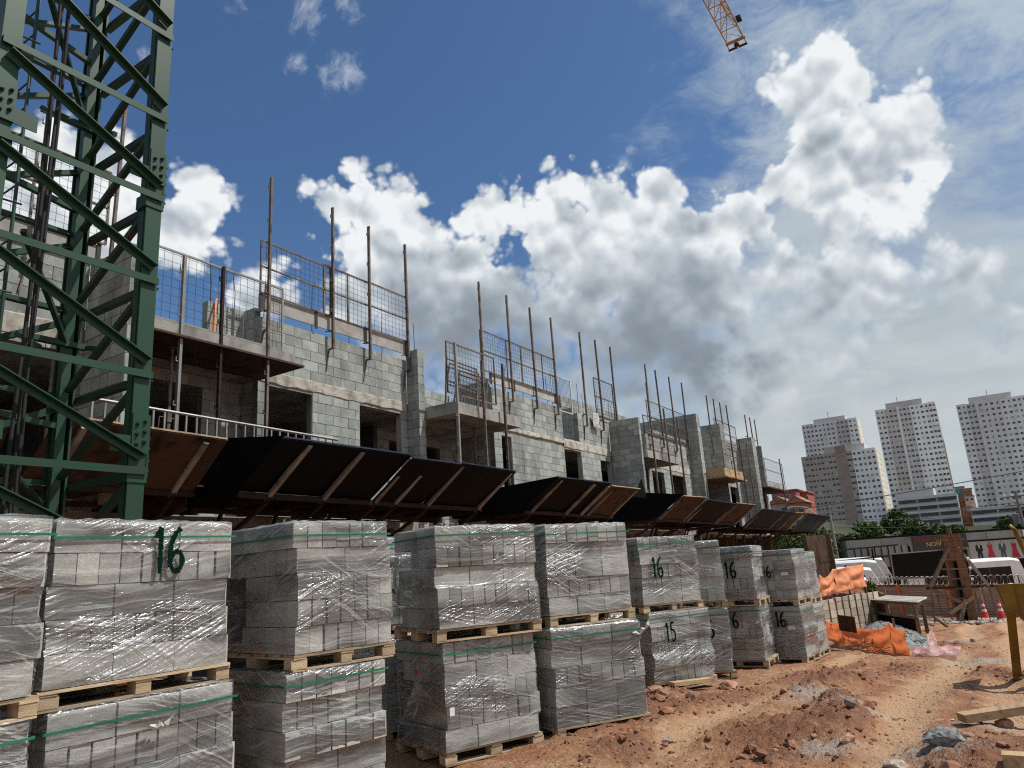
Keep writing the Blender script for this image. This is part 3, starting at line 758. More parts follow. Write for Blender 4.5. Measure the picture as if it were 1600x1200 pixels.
# back and inner walls that close the dark rooms
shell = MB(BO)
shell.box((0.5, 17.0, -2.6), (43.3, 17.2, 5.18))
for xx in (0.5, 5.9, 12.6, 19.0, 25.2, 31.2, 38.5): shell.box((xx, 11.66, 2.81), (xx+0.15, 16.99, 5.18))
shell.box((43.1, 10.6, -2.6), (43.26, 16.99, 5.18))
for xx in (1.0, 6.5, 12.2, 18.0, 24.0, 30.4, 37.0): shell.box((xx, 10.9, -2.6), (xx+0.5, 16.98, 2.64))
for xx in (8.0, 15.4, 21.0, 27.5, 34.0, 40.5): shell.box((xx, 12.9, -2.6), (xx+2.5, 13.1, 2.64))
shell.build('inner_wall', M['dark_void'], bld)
wall_core.build('mortar_core', M['mortar'], bld)
near_blocks.sort(key=lambda t: t[0])
bmesh_cache = {}
for i, (dd, c, h) in enumerate(near_blocks):
    if i < 300 and dd < 1e8:
        key = (round(h[0], 3), round(h[1], 3), round(h[2], 3))
        if key not in bmesh_cache:
            bmesh_cache[key] = MB().box((-h[0], -h[1], -h[2]), h).mesh('block', M['wall_block'])
        inst('block', bmesh_cache[key], bld, (c[0], c[1]-BY, c[2]))
    else:
        far_blocks.box((c[0]-h[0], c[1]-h[1], c[2]-h[2]), (c[0]+h[0], c[1]+h[1], c[2]+h[2]))
far_blocks.build('block_courses', M['wall_block'], bld, kind='stuff')
# floor slabs
MB(BO).box((0.5, 10.42, 2.62), (43.35, 17.0, 2.79)).build('floor_slab', M['concrete'], bld)
MB(BO).box((0.5, 10.43, 5.205), (43.35, 17.0, 5.395)).build('floor_slab', M['concrete'], bld)
# balcony slabs: (x0, x1, yfront, z0, z1, mats)
for (x0, x1, yf, z0, z1, mt) in ((5.26, 7.98, 9.3, 5.22, 5.40, 'concrete'), (12.33, 14.9, 9.2, 5.02, 5.28, 'concrete'), (22.78, 25.9, 9.2, 5.05, 5.30, 'concrete'),
                                 (31.02, 33.88, 9.1, 5.02, 5.35, 'timber'), (38.92, 43.0, 9.3, 5.05, 5.30, 'concrete')):
    s = MB(BO)
    s.box((x0, yf, z0), (x1, BY-0.002, z1))
    if x0 < 40 : s.box((x0, BY, z0), (min(x1, x0+2.7), 10.84 if x0 < 6 else 11.49, z1-0.004))
    s.build('balcony_slab', M[mt], bld)
MB(BO).box((5.27, 9.22, 5.185), (8.12, 10.38, 5.218)).build('formwork_board', M['brown_ply'], bld)
MB(BO).box((31.0, 9.0, 4.95), (34.0, 9.9, 5.015)).build('formwork_board', M['timber'], bld)
MB(BO).box((38.9, 9.2, 4.97), (43.2, 10.3, 5.045)).build('formwork_board', M['brown_ply'], bld)
# rough cast band along the floor edge: lumpy strip proud of the blocks
def rough_band(x0, x1, z0, z1, seed):
    nu = max(8, int((x1-x0)/0.07)); nv = 8
    u = np.linspace(x0, x1, nu); v = np.linspace(0, 1, nv)
    U, Vv = np.meshgrid(u, v)
    top = z1+0.035*fbm(U*3.1+seed, U*0+seed, 3); bot = z0+0.05*fbm(U*2.7+seed*2, U*0+4, 3)
    Z = bot+(top-bot)*Vv
    Y = BY-0.012-0.02*np.abs(fbm(U*5+seed, Z*7, 3))*np.minimum(1, 6*np.minimum(Vv, 1-Vv)+0.25)
    Y[0, :] = BY+0.02; Y[-1, :] = BY+0.02
    P = np.stack([U, Y, Z], -1).reshape(-1, 3)
    MB(BO).grid([tuple(p) for p in P], nu, nv).build('cast_band', M['band'], bld, smooth=False)
rough_band(1.25, 5.05, 5.05, 5.44, 1.0)
rough_band(8.12, 12.06, 5.16, 5.43, 2.0)
rough_band(15.52, 19.3, 5.28, 5.42, 3.0)
rough_band(19.25, 22.5, 5.15, 5.46, 4.0)
rough_band(25.75, 30.5, 5.12, 5.42, 5.0)
rough_band(34.65, 38.1, 5.15, 5.42, 6.0)
# lintel soffits and side reveals of the openings
for (a, b, z0, z1) in WIN:
    f = MB(BO)
    f.box((a-0.001, BY+0.01, z1-0.002), (b+0.001, BY+0.20, z1+0.055))
    f.box((b-0.006, BY+0.012, z0), (b+0.02, BY+0.155, z1-0.003))
    f.box((a-0.02, BY+0.012, z0), (a+0.006, BY+0.155, z1-0.003))
    f.build('window_reveal', M['concrete'], bld)
# starter bars standing out of the walls
sb = random.Random(9)
for x in (7.45, 7.7, 7.95, 8.25, 9.4, 10.4, 11.4, 12.25, 12.5, 15.2, 16.3, 17.2, 18.6, 20.6, 20.9, 22.0, 22.9, 23.1, 23.6):
    y = BY+0.07 if not (5 < x < 8.05) else 10.92
    zb = 6.35
    MB(BO).tube([(x, y, zb), (x+sb.uniform(-.02, .02), y, zb+0.45+sb.uniform(0, .25)), (x+sb.uniform(-.05, .05), y, zb+0.75+sb.uniform(0, .35))], 0.008, 5).build('rebar', M['wire'], bld)
# adjustable shoring props under the balconies
def prop(x, y, z0, z1, label):
    t = thing('shoring_prop', label, 'prop', (x, y, z0), group='steel props under the balcony slabs')
    h = z1-z0
    MB().tube([(0, 0, 0.02), (0, 0, h*0.55)], 0.032, 8).build('outer_tube', M['rusty'], t)
    MB().tube([(0, 0, h*0.5), (0, 0, h-0.02)], 0.024, 8).build('inner_tube', M['rusty'], t)
    MB().box((-0.07, -0.07, 0), (0.07, 0.07, 0.015)).box((-0.07, -0.07, h-0.015), (0.07, 0.07, h)).build('end_plate', M['rusty'], t)
    c = MB().tube([(0, 0, h*0.50), (0, 0, h*0.56)], 0.048, 8)
    c.tube([(-0.14, 0, h*0.53), (0.14, 0.02, h*0.53)], 0.009, 5); c.tube([(-0.14, 0, h*0.53), (-0.15, 0, h*0.45)], 0.009, 5)
    c.build('screw_collar', M['rusty'], t)
prop(6.05, 9.75, 2.9, 5.18, 'dark steel prop under the balcony slab beside the green crane tower')
prop(12.95, 9.7, 2.9, 5.02, 'steel prop at the left under the balcony slab in the middle of the facade')
prop(14.0, 9.95, 2.9, 5.02, 'steel prop at the right under the balcony slab in the middle of the facade')
prop(24.0, 9.8, 2.9, 5.05, 'steel prop under the balcony slab right of the big blank grey side wall')
prop(32.6, 9.5, 2.9, 4.95, 'steel prop under the yellow timber formwork of the far balcony')
prop(40.2, 9.8, 2.9, 4.97, 'steel prop under the last balcony at the far end of the building')
tag(MB((14.35, 10.3, 2.85)).bar((14.35, 10.2, 2.85), (14.55, 10.95, 4.55), 0.16, 0.04).build('leaning_plank', M['timber'], None), 'tan timber plank leaning inside the recess of the middle balcony', 'plank')
# low white guard rail of the first balcony
gr = thing('balcony_rail', 'low pale steel guard rail with thin uprights behind the brown plywood tray', 'railing', (5.2, 9.1, 2.85))
MB((5.2, 9.1, 2.85)).tube([(4.6, 9.05, 4.03), (8.7, 9.05, 3.98)], 0.022, 6).build('top_rail', M['pale_steel'], gr)
MB((5.2, 9.1, 2.85)).tube([(4.6, 9.05, 3.05), (8.7, 9.05, 3.03)], 0.018, 6).build('bottom_rail', M['pale_steel'], gr)
bal = MB().box((-0.011, -0.011, 0), (0.011, 0.011, 0.95)).mesh('baluster', M['pale_steel'])
for k in range(26): inst('baluster', bal, gr, (-0.6+k*0.16, -0.05, 0.20))

# ------------------------------------------------------------------ tall guard posts on the roof edge
def post_bm(h, hooks=True):
    m = MB()
    m.box((-0.020, -0.026, 0), (0.020, 0.010, 0.0+h)); m.box((-0.020, 0.011, 0), (-0.013, 0.03, h)); m.box((0.013, 0.011, 0), (0.020, 0.03, h))
    for z in (h-0.25, h-0.95, h-1.65, h-2.3):
        if z > 0.3: m.box((-0.055, -0.012, z), (-0.025, 0.012, z+0.015)); m.box((-0.063, -0.012, z), (-0.0555, 0.012, z+0.07))
    return m
ORD = ['first', 'second', 'third', 'fourth', 'fifth', 'sixth', 'seventh']
def tall_post(x, lab, z0=6.12, z1=9.2, y=10.28):
    t = thing('guard_post', lab, 'post', (x, y, z0), group='tall steel posts along the roof edge')
    h = z1-z0
    m = post_bm(h).build('channel', M['rusty'], t)
    tilt = brnd.uniform(-0.012, 0.012); t.rotation_euler = (brnd.uniform(-0.01, 0.01), tilt, 0)
    b = MB()
    b.bar((0, 0.0, 0.02), (0, 0.115, 0.02), 0.03, 0.03); b.bar((-0.02, 0.10, 0.0), (-0.09, 0.112, -0.45), 0.035, 0.02)
    b.build('wall_bracket', M['rusty'], t)
    b = MB()
    b.bar((0, 0.0, 0.38), (0, 0.115, 0.40), 0.03, 0.03); b.bar((-0.01, 0.1, 0.4), (-0.10, 0.112, 0.36), 0.025, 0.02)
    b.build('wall_bracket', M['rusty'], t)
for g, (desc, xs) in enumerate((
        ('behind the green crane tower', (4.28, 5.31)),
        ('above the two windows right of the first balcony', (8.2, 9.78, 10.83, 12.06)),
        ('above the plain wall right of the middle balcony', (15.01, 16.37, 17.65, 18.89)),
        ('left of the big blank side wall', (20.75, 21.97, 23.09)),
        ('right of the big blank side wall', (26.22, 27.39, 28.87, 30.31)),
        ('above the far balcony with yellow formwork', (33.69, 34.72, 35.84, 36.85)),
        ('at the far right end of the building', (40.24, 41.26, 42.17)))):
    for k, x in enumerate(xs):
        z0 = {0: 6.15, 1: 6.12, 2: 6.1, 3: 6.0, 4: 6.0, 5: 6.3, 6: 7.6}[g]
        tall_post(x, '%s tall rusty steel post %s' % (ORD[k], desc), z0)
# posts that stand on the trays in front of the balconies
for k, (x, y, z0, z1, mt, lab) in enumerate((
        (5.89, 9.3, 3.3, 6.48, 'pale_steel', 'pale silvery steel post in front of the first balcony recess'),
        (6.55, 9.3, 3.3, 6.52, 'brown_steel', 'brown rusty steel post in the middle of the first balcony'),
        (7.42, 9.3, 3.3, 6.58, 'rusty', 'dark steel post at the right edge of the first balcony'),
        (12.2, 9.08, 3.2, 6.55, 'pale_steel', 'light steel post at the left corner of the middle balcony'),
        (13.2, 9.08, 3.2, 6.35, 'rusty', 'grey steel post half way along the middle balcony'),
        (14.05, 9.08, 3.2, 6.45, 'rusty', 'dark steel post at the right end of the middle balcony'),
        (22.95, 9.0, 3.2, 7.6, 'rusty', 'tall dark post at the left corner of the third balcony'),
        (24.3, 9.0, 3.2, 6.9, 'rusty', 'dark post half way along the third balcony'),
        (25.6, 9.0, 3.2, 6.7, 'rusty', 'dark post at the right end of the third balcony'),
        (31.9, 8.9, 3.2, 6.6, 'rusty', 'dark post in front of the yellow timber formwork'),
        (33.2, 8.9, 3.2, 6.8, 'rusty', 'dark post right of the yellow timber formwork'),
        (34.4, 8.9, 3.2, 6.8, 'rusty', 'slanting dark post between the two far balconies'),
        (41.5, 9.1, 3.2, 6.7, 'rusty', 'dark post in front of the last balcony'))):
    p = tag(post_bm(z1-z0).build('balcony_post', M[mt], None), lab, 'post', 'steel posts in front of the balconies')
    p.location = (x, y, z0)

# ------------------------------------------------------------------ welded mesh guard panels
def guard_panel(p0, p1, z0, z1, label, mid=True, cell=0.115, mat='rusty', wire=0.0042, slope=None, cat='guard panel', top_shift=(0, 0), splits=()):
    """framed wire mesh from p0 to p1 (x, y) and z0 to z1"""
    a = Vector((p0[0], p0[1], z0)); bq = Vector((p1[0], p1[1], z0)); ts = Vector((top_shift[0], top_shift[1], 0))
    t = thing('mesh_guard_panel', label, cat, a, group='wire mesh guard panels on the roof and balconies')
    L = (bq-a).length; d = (bq-a)/L; H = z1-z0
    def P(u, v): return a+d*u+ts*(v/H)+Vector((0, 0, v))
    fr = MB(a)
    for (u0, v0, u1, v1) in [(0, 0, L, 0), (0, H, L, H), (0, 0, 0, H), (L, 0, L, H)]+([(0, H*0.5, L, H*0.5)] if mid else [])+[(s*L, 0, s*L, H) for s in splits]:
        fr.bar(P(u0, v0), P(u1, v1), 0.028, 0.028, up=d.cross(Vector((0, 0, 1))))
    fr.build('frame', M[mat], t)
    w = MB(a)
    nrm = d.cross(Vector((0, 0, 1)))*0.004
    k = cell
    while k < L-0.02: w.bar(P(k, 0)+nrm, P(k, H)+nrm, wire, wire); k += cell
    k = cell
    while k < H-0.02: w.bar(P(0, k)-nrm, P(L, k)-nrm, wire, wire); k += cell
    w.build('wire_mesh', M['wire'], t)
    return t
def toe_board(x0, x1, y, z0, z1, label, mt='concrete'):
    t = thing('toe_board', label, 'board', (x0, y, z0), group='toe boards along the roof edge')
    n_ = max(1, int(round((x1-x0)/1.35))); w = (x1-x0)/n_
    bm_ = MB().box((0.01, 0, 0), (w-0.012, 0.03, z1-z0)).mesh('board', M[mt])
    for k in range(n_): inst('board', bm_, t, (k*w, 0, 0), (0, 0, 0))
    cl = MB()
    for k in range(n_+1): cl.box((k*w-0.03+0.03*(k == 0)-0.03*(k == n_), -0.02, -0.06), (k*w+0.03+0.03*(k == 0)-0.03*(k == n_), -0.003, z1-z0+0.03))
    cl.build('clamp', M['wire'], t)
M['toe'] = simple('toe_board_wood', (0.39, 0.385, 0.37), 0.85, scale=3, bmp=0.3, c2=(0.27, 0.25, 0.225), per=0.25)
guard_panel((2.0, 10.33), (5.25, 10.33), 6.75, 7.95, 'mesh guard panel seen through the green crane tower', splits=(0.35, 0.68))
guard_panel((5.45, 9.32), (7.72, 9.32), 5.42, 6.5, 'mesh panel in a light frame on the front edge of the first balcony', mid=False, cell=0.13, mat='pale_steel')
guard_panel((8.05, 10.33), (9.75, 10.33), 6.83, 7.86, 'mesh guard panel on the roof edge at the left above the two windows', splits=(0.9,))
guard_panel((9.62, 10.36), (10.9, 10.36), 6.83, 7.9, 'narrow overlapping mesh panel on the roof edge, middle one above the two windows', splits=(0.5,))
guard_panel((10.9, 10.33), (12.12, 10.33), 6.83, 7.9, 'mesh guard panel on the roof edge at the right above the two windows')
guard_panel((15.0, 10.33), (17.0, 10.33), 6.75, 7.85, 'left mesh guard panel above the plain wall right of the middle balcony', splits=(0.62,))
guard_panel((17.02, 10.33), (18.95, 10.33), 6.75, 7.85, 'right mesh guard panel above the plain wall right of the middle balcony', splits=(0.6,))
guard_panel((18.95, 10.5), (20.2, 10.5), 6.35, 7.45, 'pale finely meshed panel closing the notch in the parapet', mid=False, mat='sheet_white', cell=0.08)
guard_panel((21.6, 10.33), (23.05, 10.33), 6.5, 7.8, 'lone mesh panel between two tall posts left of the blank side wall')
guard_panel((12.1, 9.25), (13.95, 9.25), 5.45, 6.6, 'mesh panel standing on the front edge of the middle balcony')
for k, (xx, sh) in enumerate(((12.4, 0.35), (12.55, 0.5), (13.0, 0.62), (13.35, 0.45))):
    guard_panel((xx, 9.55+0.14*k), (xx+1.25, 9.6+0.14*k), 5.30, 6.45-0.03*k, 'tilted mesh panel leaning in the pile on the middle balcony, %s from the front' % ORD[k], top_shift=(sh, 0.2))
guard_panel((22.85, 9.22), (25.75, 9.22), 5.35, 6.5, 'mesh panel on the front edge of the third balcony')
guard_panel((26.1, 10.33), (30.35, 10.33), 6.5, 7.75, 'long mesh panel on the roof edge right of the third balcony', splits=(0.33, 0.66))
guard_panel((31.2, 9.12), (34.0, 9.12), 5.4, 6.55, 'mesh panel above the yellow timber formwork')
guard_panel((34.6, 10.33), (38.1, 10.33), 7.05, 8.2, 'far mesh panel on the roof edge right of the yellow formwork', cell=0.16)
guard_panel((39.0, 9.32), (42.9, 9.32), 5.35, 6.55, 'mesh panel on the last balcony at the end of the building', cell=0.16)
toe_board(2.0, 5.2, 10.36, 6.42, 6.72, 'pale toe board on the parapet behind the green crane tower', 'toe')
toe_board(8.05, 12.1, 10.36, 6.53, 6.82, 'row of pale toe boards over the two windows right of the first balcony', 'toe')
toe_board(15.4, 18.95, 10.36, 6.50, 6.76, 'row of pale toe boards over the plain wall right of the middle balcony', 'toe')
toe_board(21.6, 23.1, 10.36, 6.46, 6.56, 'short toe board left of the blank side wall', 'toe')
toe_board(26.1, 30.3, 10.36, 6.45, 6.62, 'toe boards on the roof edge right of the third balcony', 'toe')
tag(MB((7.4, 10.75, 5.4)).tube([(7.36, 10.62, 5.42), (7.38, 10.68, 5.9), (7.43, 10.76, 6.35), (7.50, 10.82, 6.62), (7.58, 10.92, 6.70), (7.64, 11.02, 6.62)], 0.026, 8).build('orange_hose', M['orange_hose'], None, smooth=True), 'orange flexible conduit hanging over the block wall behind the balcony mesh', 'hose')
# crumpled cement sack on the parapet
def crumple(name, c, sx, sy, sz, mat, seed, n=9):
    u = np.linspace(-1, 1, n); U, Vv = np.meshgrid(u, u)
    X = c[0]+sx*U; Y = c[1]+sy*np.abs(U)*0.2+0.06*fbm(U*2+seed, Vv*2, 3); Z = c[2]+sz*Vv+0.12*fbm(U*3+seed, Vv*3, 2)
    return MB(c).grid([tuple(p) for p in np.stack([X, Y, Z], -1).reshape(-1, 3)], n, n).build(name, mat, None)
sck = crumple('cement_sack', (21.45, 10.27, 6.28), 0.22, 0.1, 0.24, M['sheet_white'], 4)
sck.modifiers.new('thick', 'SOLIDIFY').thickness = 0.02
tag(sck, 'white crumpled sack hanging over the parapet between two tall posts', 'sack')

# ------------------------------------------------------------------ catch platforms (trays) along the first slab
def tray(x0, x1, label, boards, y0=7.5, z0=3.5, yh=8.4, zh=2.9, struts=(), wing=None, back=10.35):
    t = thing('catch_platform', label, 'catch platform', (x0, yh, zh), group='plywood catch platforms along the facade')
    org = (x0, yh, zh)
    for (a, b, mt) in boards:
        # inclined lip board, 18 mm ply: outer face looks down and out
        d0, d1 = brnd.uniform(-.05, .05), brnd.uniform(-.05, .05); e0, e1 = brnd.uniform(-.03, .02), brnd.uniform(-.03, .02)
        o = MB(org).slab([(a, yh+e0*.5, zh+e0), (b-0.003, yh+e1*.5, zh+e1), (b-0.003, y0+d1*.4, z0+d1), (a+brnd.uniform(-.02, .0), y0+d0*.4, z0+d0)], 0.018).build('lip_board', M[mt], t)
        n_ = Vector((0, y0-yh, z0-zh)).normalized()
        e = MB(org).bar((a+0.012, y0-0.006+d0*.4, z0+0.012+d0), (b-0.012, y0-0.006+d1*.4, z0+0.012+d1), 0.022, 0.02).build('board_edge', M['ply_raw'] if mt == 'brown_ply' else M['ply_edge'], t)
        MB(org).box((a+0.01, yh+0.01, zh-0.02), (b-0.01, back, zh-0.002)).build('deck_board', M[mt], t)
    for x in struts:
        s = MB(org)
        s.bar((x, yh+0.03, zh-0.09), (x, y0+0.04, z0-0.04), 0.07, 0.05)
        s.build('lip_strut', M['old_strut'], t)
        s = MB(org)
        s.bar((x, yh-0.02, zh-0.075), (x, back, zh-0.075), 0.06, 0.09)
        s.bar((x+0.03, yh+0.05, zh-0.12), (x+0.03, back, zh-1.05), 0.055, 0.05)
        s.bar((x, (yh+back)/2, zh-0.1), (x, back-0.2, zh-1.6), 0.045, 0.045)
        s.build('bracket', M['brown_steel'], t)
    s = MB(org)
    s.bar((x0, yh-0.03, zh-0.055), (x1, yh-0.03, zh-0.055), 0.05, 0.07)
    s.bar((x0, (yh+back)/2, zh-0.16), (x1, (yh+back)/2, zh-0.16), 0.07, 0.07)
    s.build('edge_beam', M['brown_steel'], t)
    if wing:
        for (q, mt) in wing: MB(org).slab(q, 0.018).build('side_board', M[mt], t)
    return t
M['old_strut'] = simple('worn_strut', (0.27, 0.245, 0.22), 0.7, metal=0.1, scale=5, bmp=0.3, c2=(0.14, 0.115, 0.095), per=0.25)
tray(1.6, 3.6, 'mottled brown plywood platform lip behind the green crane tower at the far left', [(1.6, 3.6, 'brown_ply')], y0=8.7, z0=3.66, yh=9.15, zh=2.95, struts=(2.4,))
tray(3.9, 6.05, 'brown plywood platform lip below the first balcony rail', [(3.9, 6.05, 'brown_ply')], y0=8.35, z0=3.55, yh=9.1, zh=2.97, struts=(4.2, 5.75), wing=[([(5.98, 9.1, 2.97), (6.0, 10.2, 2.97), (6.0, 10.2, 2.6), (5.98, 9.1, 2.7)], 'brown_ply')])
tray(6.25, 8.79, 'long black plywood platform lip below the two windows, left half', [(6.25, 8.79, 'black_ply')], struts=(6.75, 7.75),
     wing=[([(6.262, 8.42, 2.88), (6.25, 10.2, 2.89), (5.75, 9.9, 3.75), (6.262, 7.48, 3.52)], 'black_ply')])
tray(8.8, 11.85, 'long black plywood platform lip left of the middle balcony, right half', [(8.8, 10.1, 'black_ply'), (10.1, 11.85, 'black_ply')], struts=(8.86, 9.35, 10.2, 11.75))
tray(13.5, 17.85, 'black and brown plywood platform lip in front of the plain wall', [(13.5, 16.1, 'black_ply'), (16.1, 17.85, 'brown_ply')], struts=(13.75, 15.3, 16.05, 16.4, 17.7),
     wing=[([(13.512, 8.42, 2.88), (13.45, 10.3, 2.89), (12.9, 10.2, 3.3), (13.512, 7.48, 3.52)], 'black_ply')])
tray(21.0, 29.0, 'long black and brown plywood platform lip below the third balcony', [(21.0, 23.2, 'brown_ply'), (23.2, 26.4, 'black_ply'), (26.4, 29.0, 'brown_ply')], struts=(21.1, 23.15, 23.5, 26.35, 26.6, 28.9),
     wing=[([(21.012, 8.42, 2.88), (20.95, 10.3, 2.89), (20.7, 10.3, 3.95), (21.012, 7.48, 3.52)], 'black_ply')])
tray(30.0, 37.5, 'black plywood platform lip near the far end of the building', [(30.0, 35.8, 'black_ply'), (35.8, 37.5, 'brown_ply')], struts=(30.2, 34.0, 35.8, 37.4), z0=3.45, zh=2.8)
tray(38.4, 44.5, 'last black plywood platform lip, sticking out past the end of the building', [(38.4, 44.5, 'black_ply')], struts=(38.6, 43.0, 44.3), z0=3.5, zh=2.8)
tag(MB((19.6, 8.2, 2.95)).prism([(19.3, 8.3, 3.45), (20.2, 8.3, 3.45), (19.85, 8.25, 4.0)], (0, 0.02, 0)).build('plywood_offcut', M['black_ply'], None), 'pointed black plywood piece standing up behind the platform lips', 'board')
# timber shoring and pale strips painted as slits of light in the dark storey below
trnd = random.Random(5)
k = 0
for x in np.arange(3.0, 42, 1.55):
    x = float(x)+trnd.uniform(-.2, .2); k += 1
    zb = zt(x)-0.05
    tag(MB((x, 9.9, zb)).box((x, 9.9, zb), (x+0.12, 10.02, 2.6)).build('timber_prop', M['shade_timber'], None),
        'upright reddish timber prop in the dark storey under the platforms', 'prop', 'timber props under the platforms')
for (x0, x1, z) in ((3.0, 9.8, 2.05), (9.9, 20.0, 2.0), (20.1, 33.0, 1.9)):
    tag(MB((x0, 9.8, z)).bar((x0, 9.82, z), (x1, 9.82, z), 0.05, 0.14).build('timber_waling', M['shade_timber'], None),
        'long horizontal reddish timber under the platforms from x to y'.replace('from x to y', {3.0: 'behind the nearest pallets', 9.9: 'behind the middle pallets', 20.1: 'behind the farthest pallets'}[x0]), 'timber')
for (x, w, z, lab) in ((6.0, 0.75, 2.36, 'left'), (6.9, 0.85, 2.36, 'middle'), (8.2, 0.7, 2.28, 'right')):
    tag(MB((x, 10.2, z)).box((x, 10.2, z), (x+w, 10.24, z+0.075)).build('light_slit', M['ply_raw'], None), 'pale strip painted as a light slit under the platforms, %s one of three' % lab, 'batten')
tag(MB((10.4, 9.6, 1.6)).tube([(10.4, 9.6, 1.6), (10.4, 9.6, 2.25), (10.5, 9.6, 2.32), (10.62, 9.6, 2.3)], 0.05, 10).build('white_pipe', M['white'], None, smooth=True), 'white bent plastic pipe under the platforms behind the pallets', 'pipe')

# ------------------------------------------------------------------ green crane tower (lattice mast)
MX, MY, MW = 3.86, 6.77, 1.445        # nearest right leg, side length
LV = [0.0, 0.92, 1.86, 2.80, 3.75, 4.742, 5.676, 6.62, 7.67, 8.62, 9.57, 10.5, 11.45]
LW = 0.165
mast = thing('tower_crane_mast', 'dark green steel lattice crane tower at the left edge with bolted legs', 'crane tower', (MX, MY, 0))
MO = (MX, MY, 0)
def leg(x, y, sx, sy):
    """square hollow look: two plates making an L plus inner channel"""
    m = MB(MO)
    t = 0.022
    # corner at (x, y); plates run towards the middle of the mast (sx, sy)
    x0, x1 = sorted((x, x+sx*LW)); y0, y1 = sorted((y, y+sy*t))
    m.box((x0, y0, -0.05), (x1, y1, 11.6))
    x0, x1 = sorted((x, x+sx*t)); y0, y1 = sorted((y+sy*(t+0.001), y+sy*LW))
    m.box((x0, y0, -0.05), (x1, y1, 11.6))
    x0, x1 = sorted((x+sx*0.06, x+sx*(LW-0.012))); y0, y1 = sorted((y+sy*0.06, y+sy*(LW-0.012)))
    m.box((x0, y0, -0.05), (x1, y1, 11.6))
    return m
hw = LW
for (x, y, sx, sy) in ((MX+hw/2, MY-hw/2, -1, 1), (MX-MW-hw/2, MY-hw/2, 1, 1), (MX+hw/2, MY+MW+hw/2, -1, -1), (MX-MW-hw/2, MY+MW+hw/2, 1, -1)):
    leg(x, y, sx, sy).build('leg', M['green'], mast)
X0, X1, Y0, Y1 = MX-MW, MX, MY, MY+MW
of = hw/2+0.032
bolt_m = MB().lathe((0, 0, 0), [(0.020, 0), (0.020, 0.018), (0.011, 0.019), (0.011, 0.032)], 6).mesh('bolt', M['bolt'])
for i, z in enumerate(LV):
    nm = 'horizontal_brace'
    MB(MO).angle((X0-0.08, Y0-of, z), (X1+0.08, Y0-of, z), 0.070, 0.012, up=(0, 0, -1)).build(nm, M['green'], mast)
    MB(MO).angle((X1+of-0.02, Y0, z-0.05), (X1+of-0.02, Y1, z-0.05), 0.07, 0.012).build(nm, M['green_rust'], mast)
    MB(MO).angle((X0, Y1+of-0.06, z), (X1, Y1+of-0.06, z), 0.075, 0.012).build(nm, M['green'], mast)
    MB(MO).angle((X0-of+0.02, Y0, z-0.05), (X0-of+0.02, Y1, z-0.05), 0.07, 0.012).build(nm, M['green_rust'], mast)
    if i+1 < len(LV):
        z1 = LV[i+1]
        MB(MO).angle((X0-0.02, Y0-of-0.001, z1-0.12), (X1+0.03, Y0-of-0.001, z+0.12), 0.070, 0.012, up=(0, -1, 0)).build('diagonal_brace', M['green'], mast)
        MB(MO).bar((X1+0.02, Y1, z+0.05), (X1+0.02, Y0, z1-0.10), 0.062, 0.062).build('diagonal_brace', M['green_rust'], mast)
        MB(MO).angle((X0, Y1+of-0.062, z+0.1), (X1, Y1+of-0.062, z1-0.12), 0.075, 0.012).build('diagonal_brace', M['green'], mast)
# leg splices with plates and bolts
for (z, legs) in ((2.86, 'R'), (5.72, 'R'), (8.6, 'R'), (5.72, 'L'), (2.86, 'L')):
    lx = MX if legs == 'R' else X0
    pl = MB(MO).box((lx-0.084, Y0-hw/2-0.028, z+0.08), (lx+0.084, Y0-hw/2-0.002, z+0.46)).build('splice_plate', M['green'], mast)
    for bx in (-0.038, 0.038):
        for bz in (0.16, 0.26, 0.36):
            inst('bolt', bolt_m, pl, (lx+bx-MX, Y0-hw/2-0.028-MY, z+bz+(0.03 if bx > 0 else 0)), (R_(90), 0, 0))
    if legs == 'R':
        pl = MB(MO).box((lx+hw/2+0.002, Y0-0.09, z-0.14), (lx+hw/2+0.022, Y0+0.10, z+0.46)).build('splice_plate', M['green'], mast)
        for bz in (-0.08, 0.02, 0.14, 0.24, 0.34):
            inst('bolt', bolt_m, pl, (lx+hw/2+0.022-MX, Y0-0.05-MY, z+bz), (0, R_(90), 0))
    MB(MO).box((lx-0.096, Y0-hw/2-0.012, z-0.20), (lx+0.096, Y0+hw/2+0.01, z-0.06)).build('leg_collar', M['green'], mast)
    MB(MO).box((lx-0.28 if legs == 'R' else lx+0.08, Y0-of+0.016, z+0.08), (lx-0.08 if legs == 'R' else lx+0.28, Y0-of+0.028, z+0.24)).build('gusset_plate', M['green'], mast)
# inner platform brackets, ladder and cables
lad = MB(MO)
for dy in (0, 0.36): lad.bar((X0+0.42, Y0+0.55+dy, 0.2), (X0+0.42, Y0+0.55+dy, 11.5), 0.04, 0.02)
lo_ = lad.build('ladder', M['green'], mast)
rung = MB().tube([(0, 0, 0), (0, 0.36, 0)], 0.010, 6).mesh('rung', M['green'])
for k in range(38): inst('rung', rung, lo_, (X0+0.42-MX, Y0+0.55-MY, 0.35+k*0.29))
cg = MB(MO)
for zc in np.arange(2.6, 11, 0.9):
    pts = [(X0+0.42-0.62*math.sin(a)*0.9, Y0+0.73+0.34*math.cos(a), zc) for a in np.linspace(0, math.pi, 9)]
    cg.tube(pts, 0.010, 5)
for a in np.linspace(0.3, math.pi-0.3, 3): cg.bar((X0+0.42-0.56*math.sin(a), Y0+0.73+0.34*math.cos(a), 2.6), (X0+0.42-0.56*math.sin(a), Y0+0.73+0.34*math.cos(a), 11), 0.025, 0.006)
cg.build('ladder_cage', M['green'], mast)
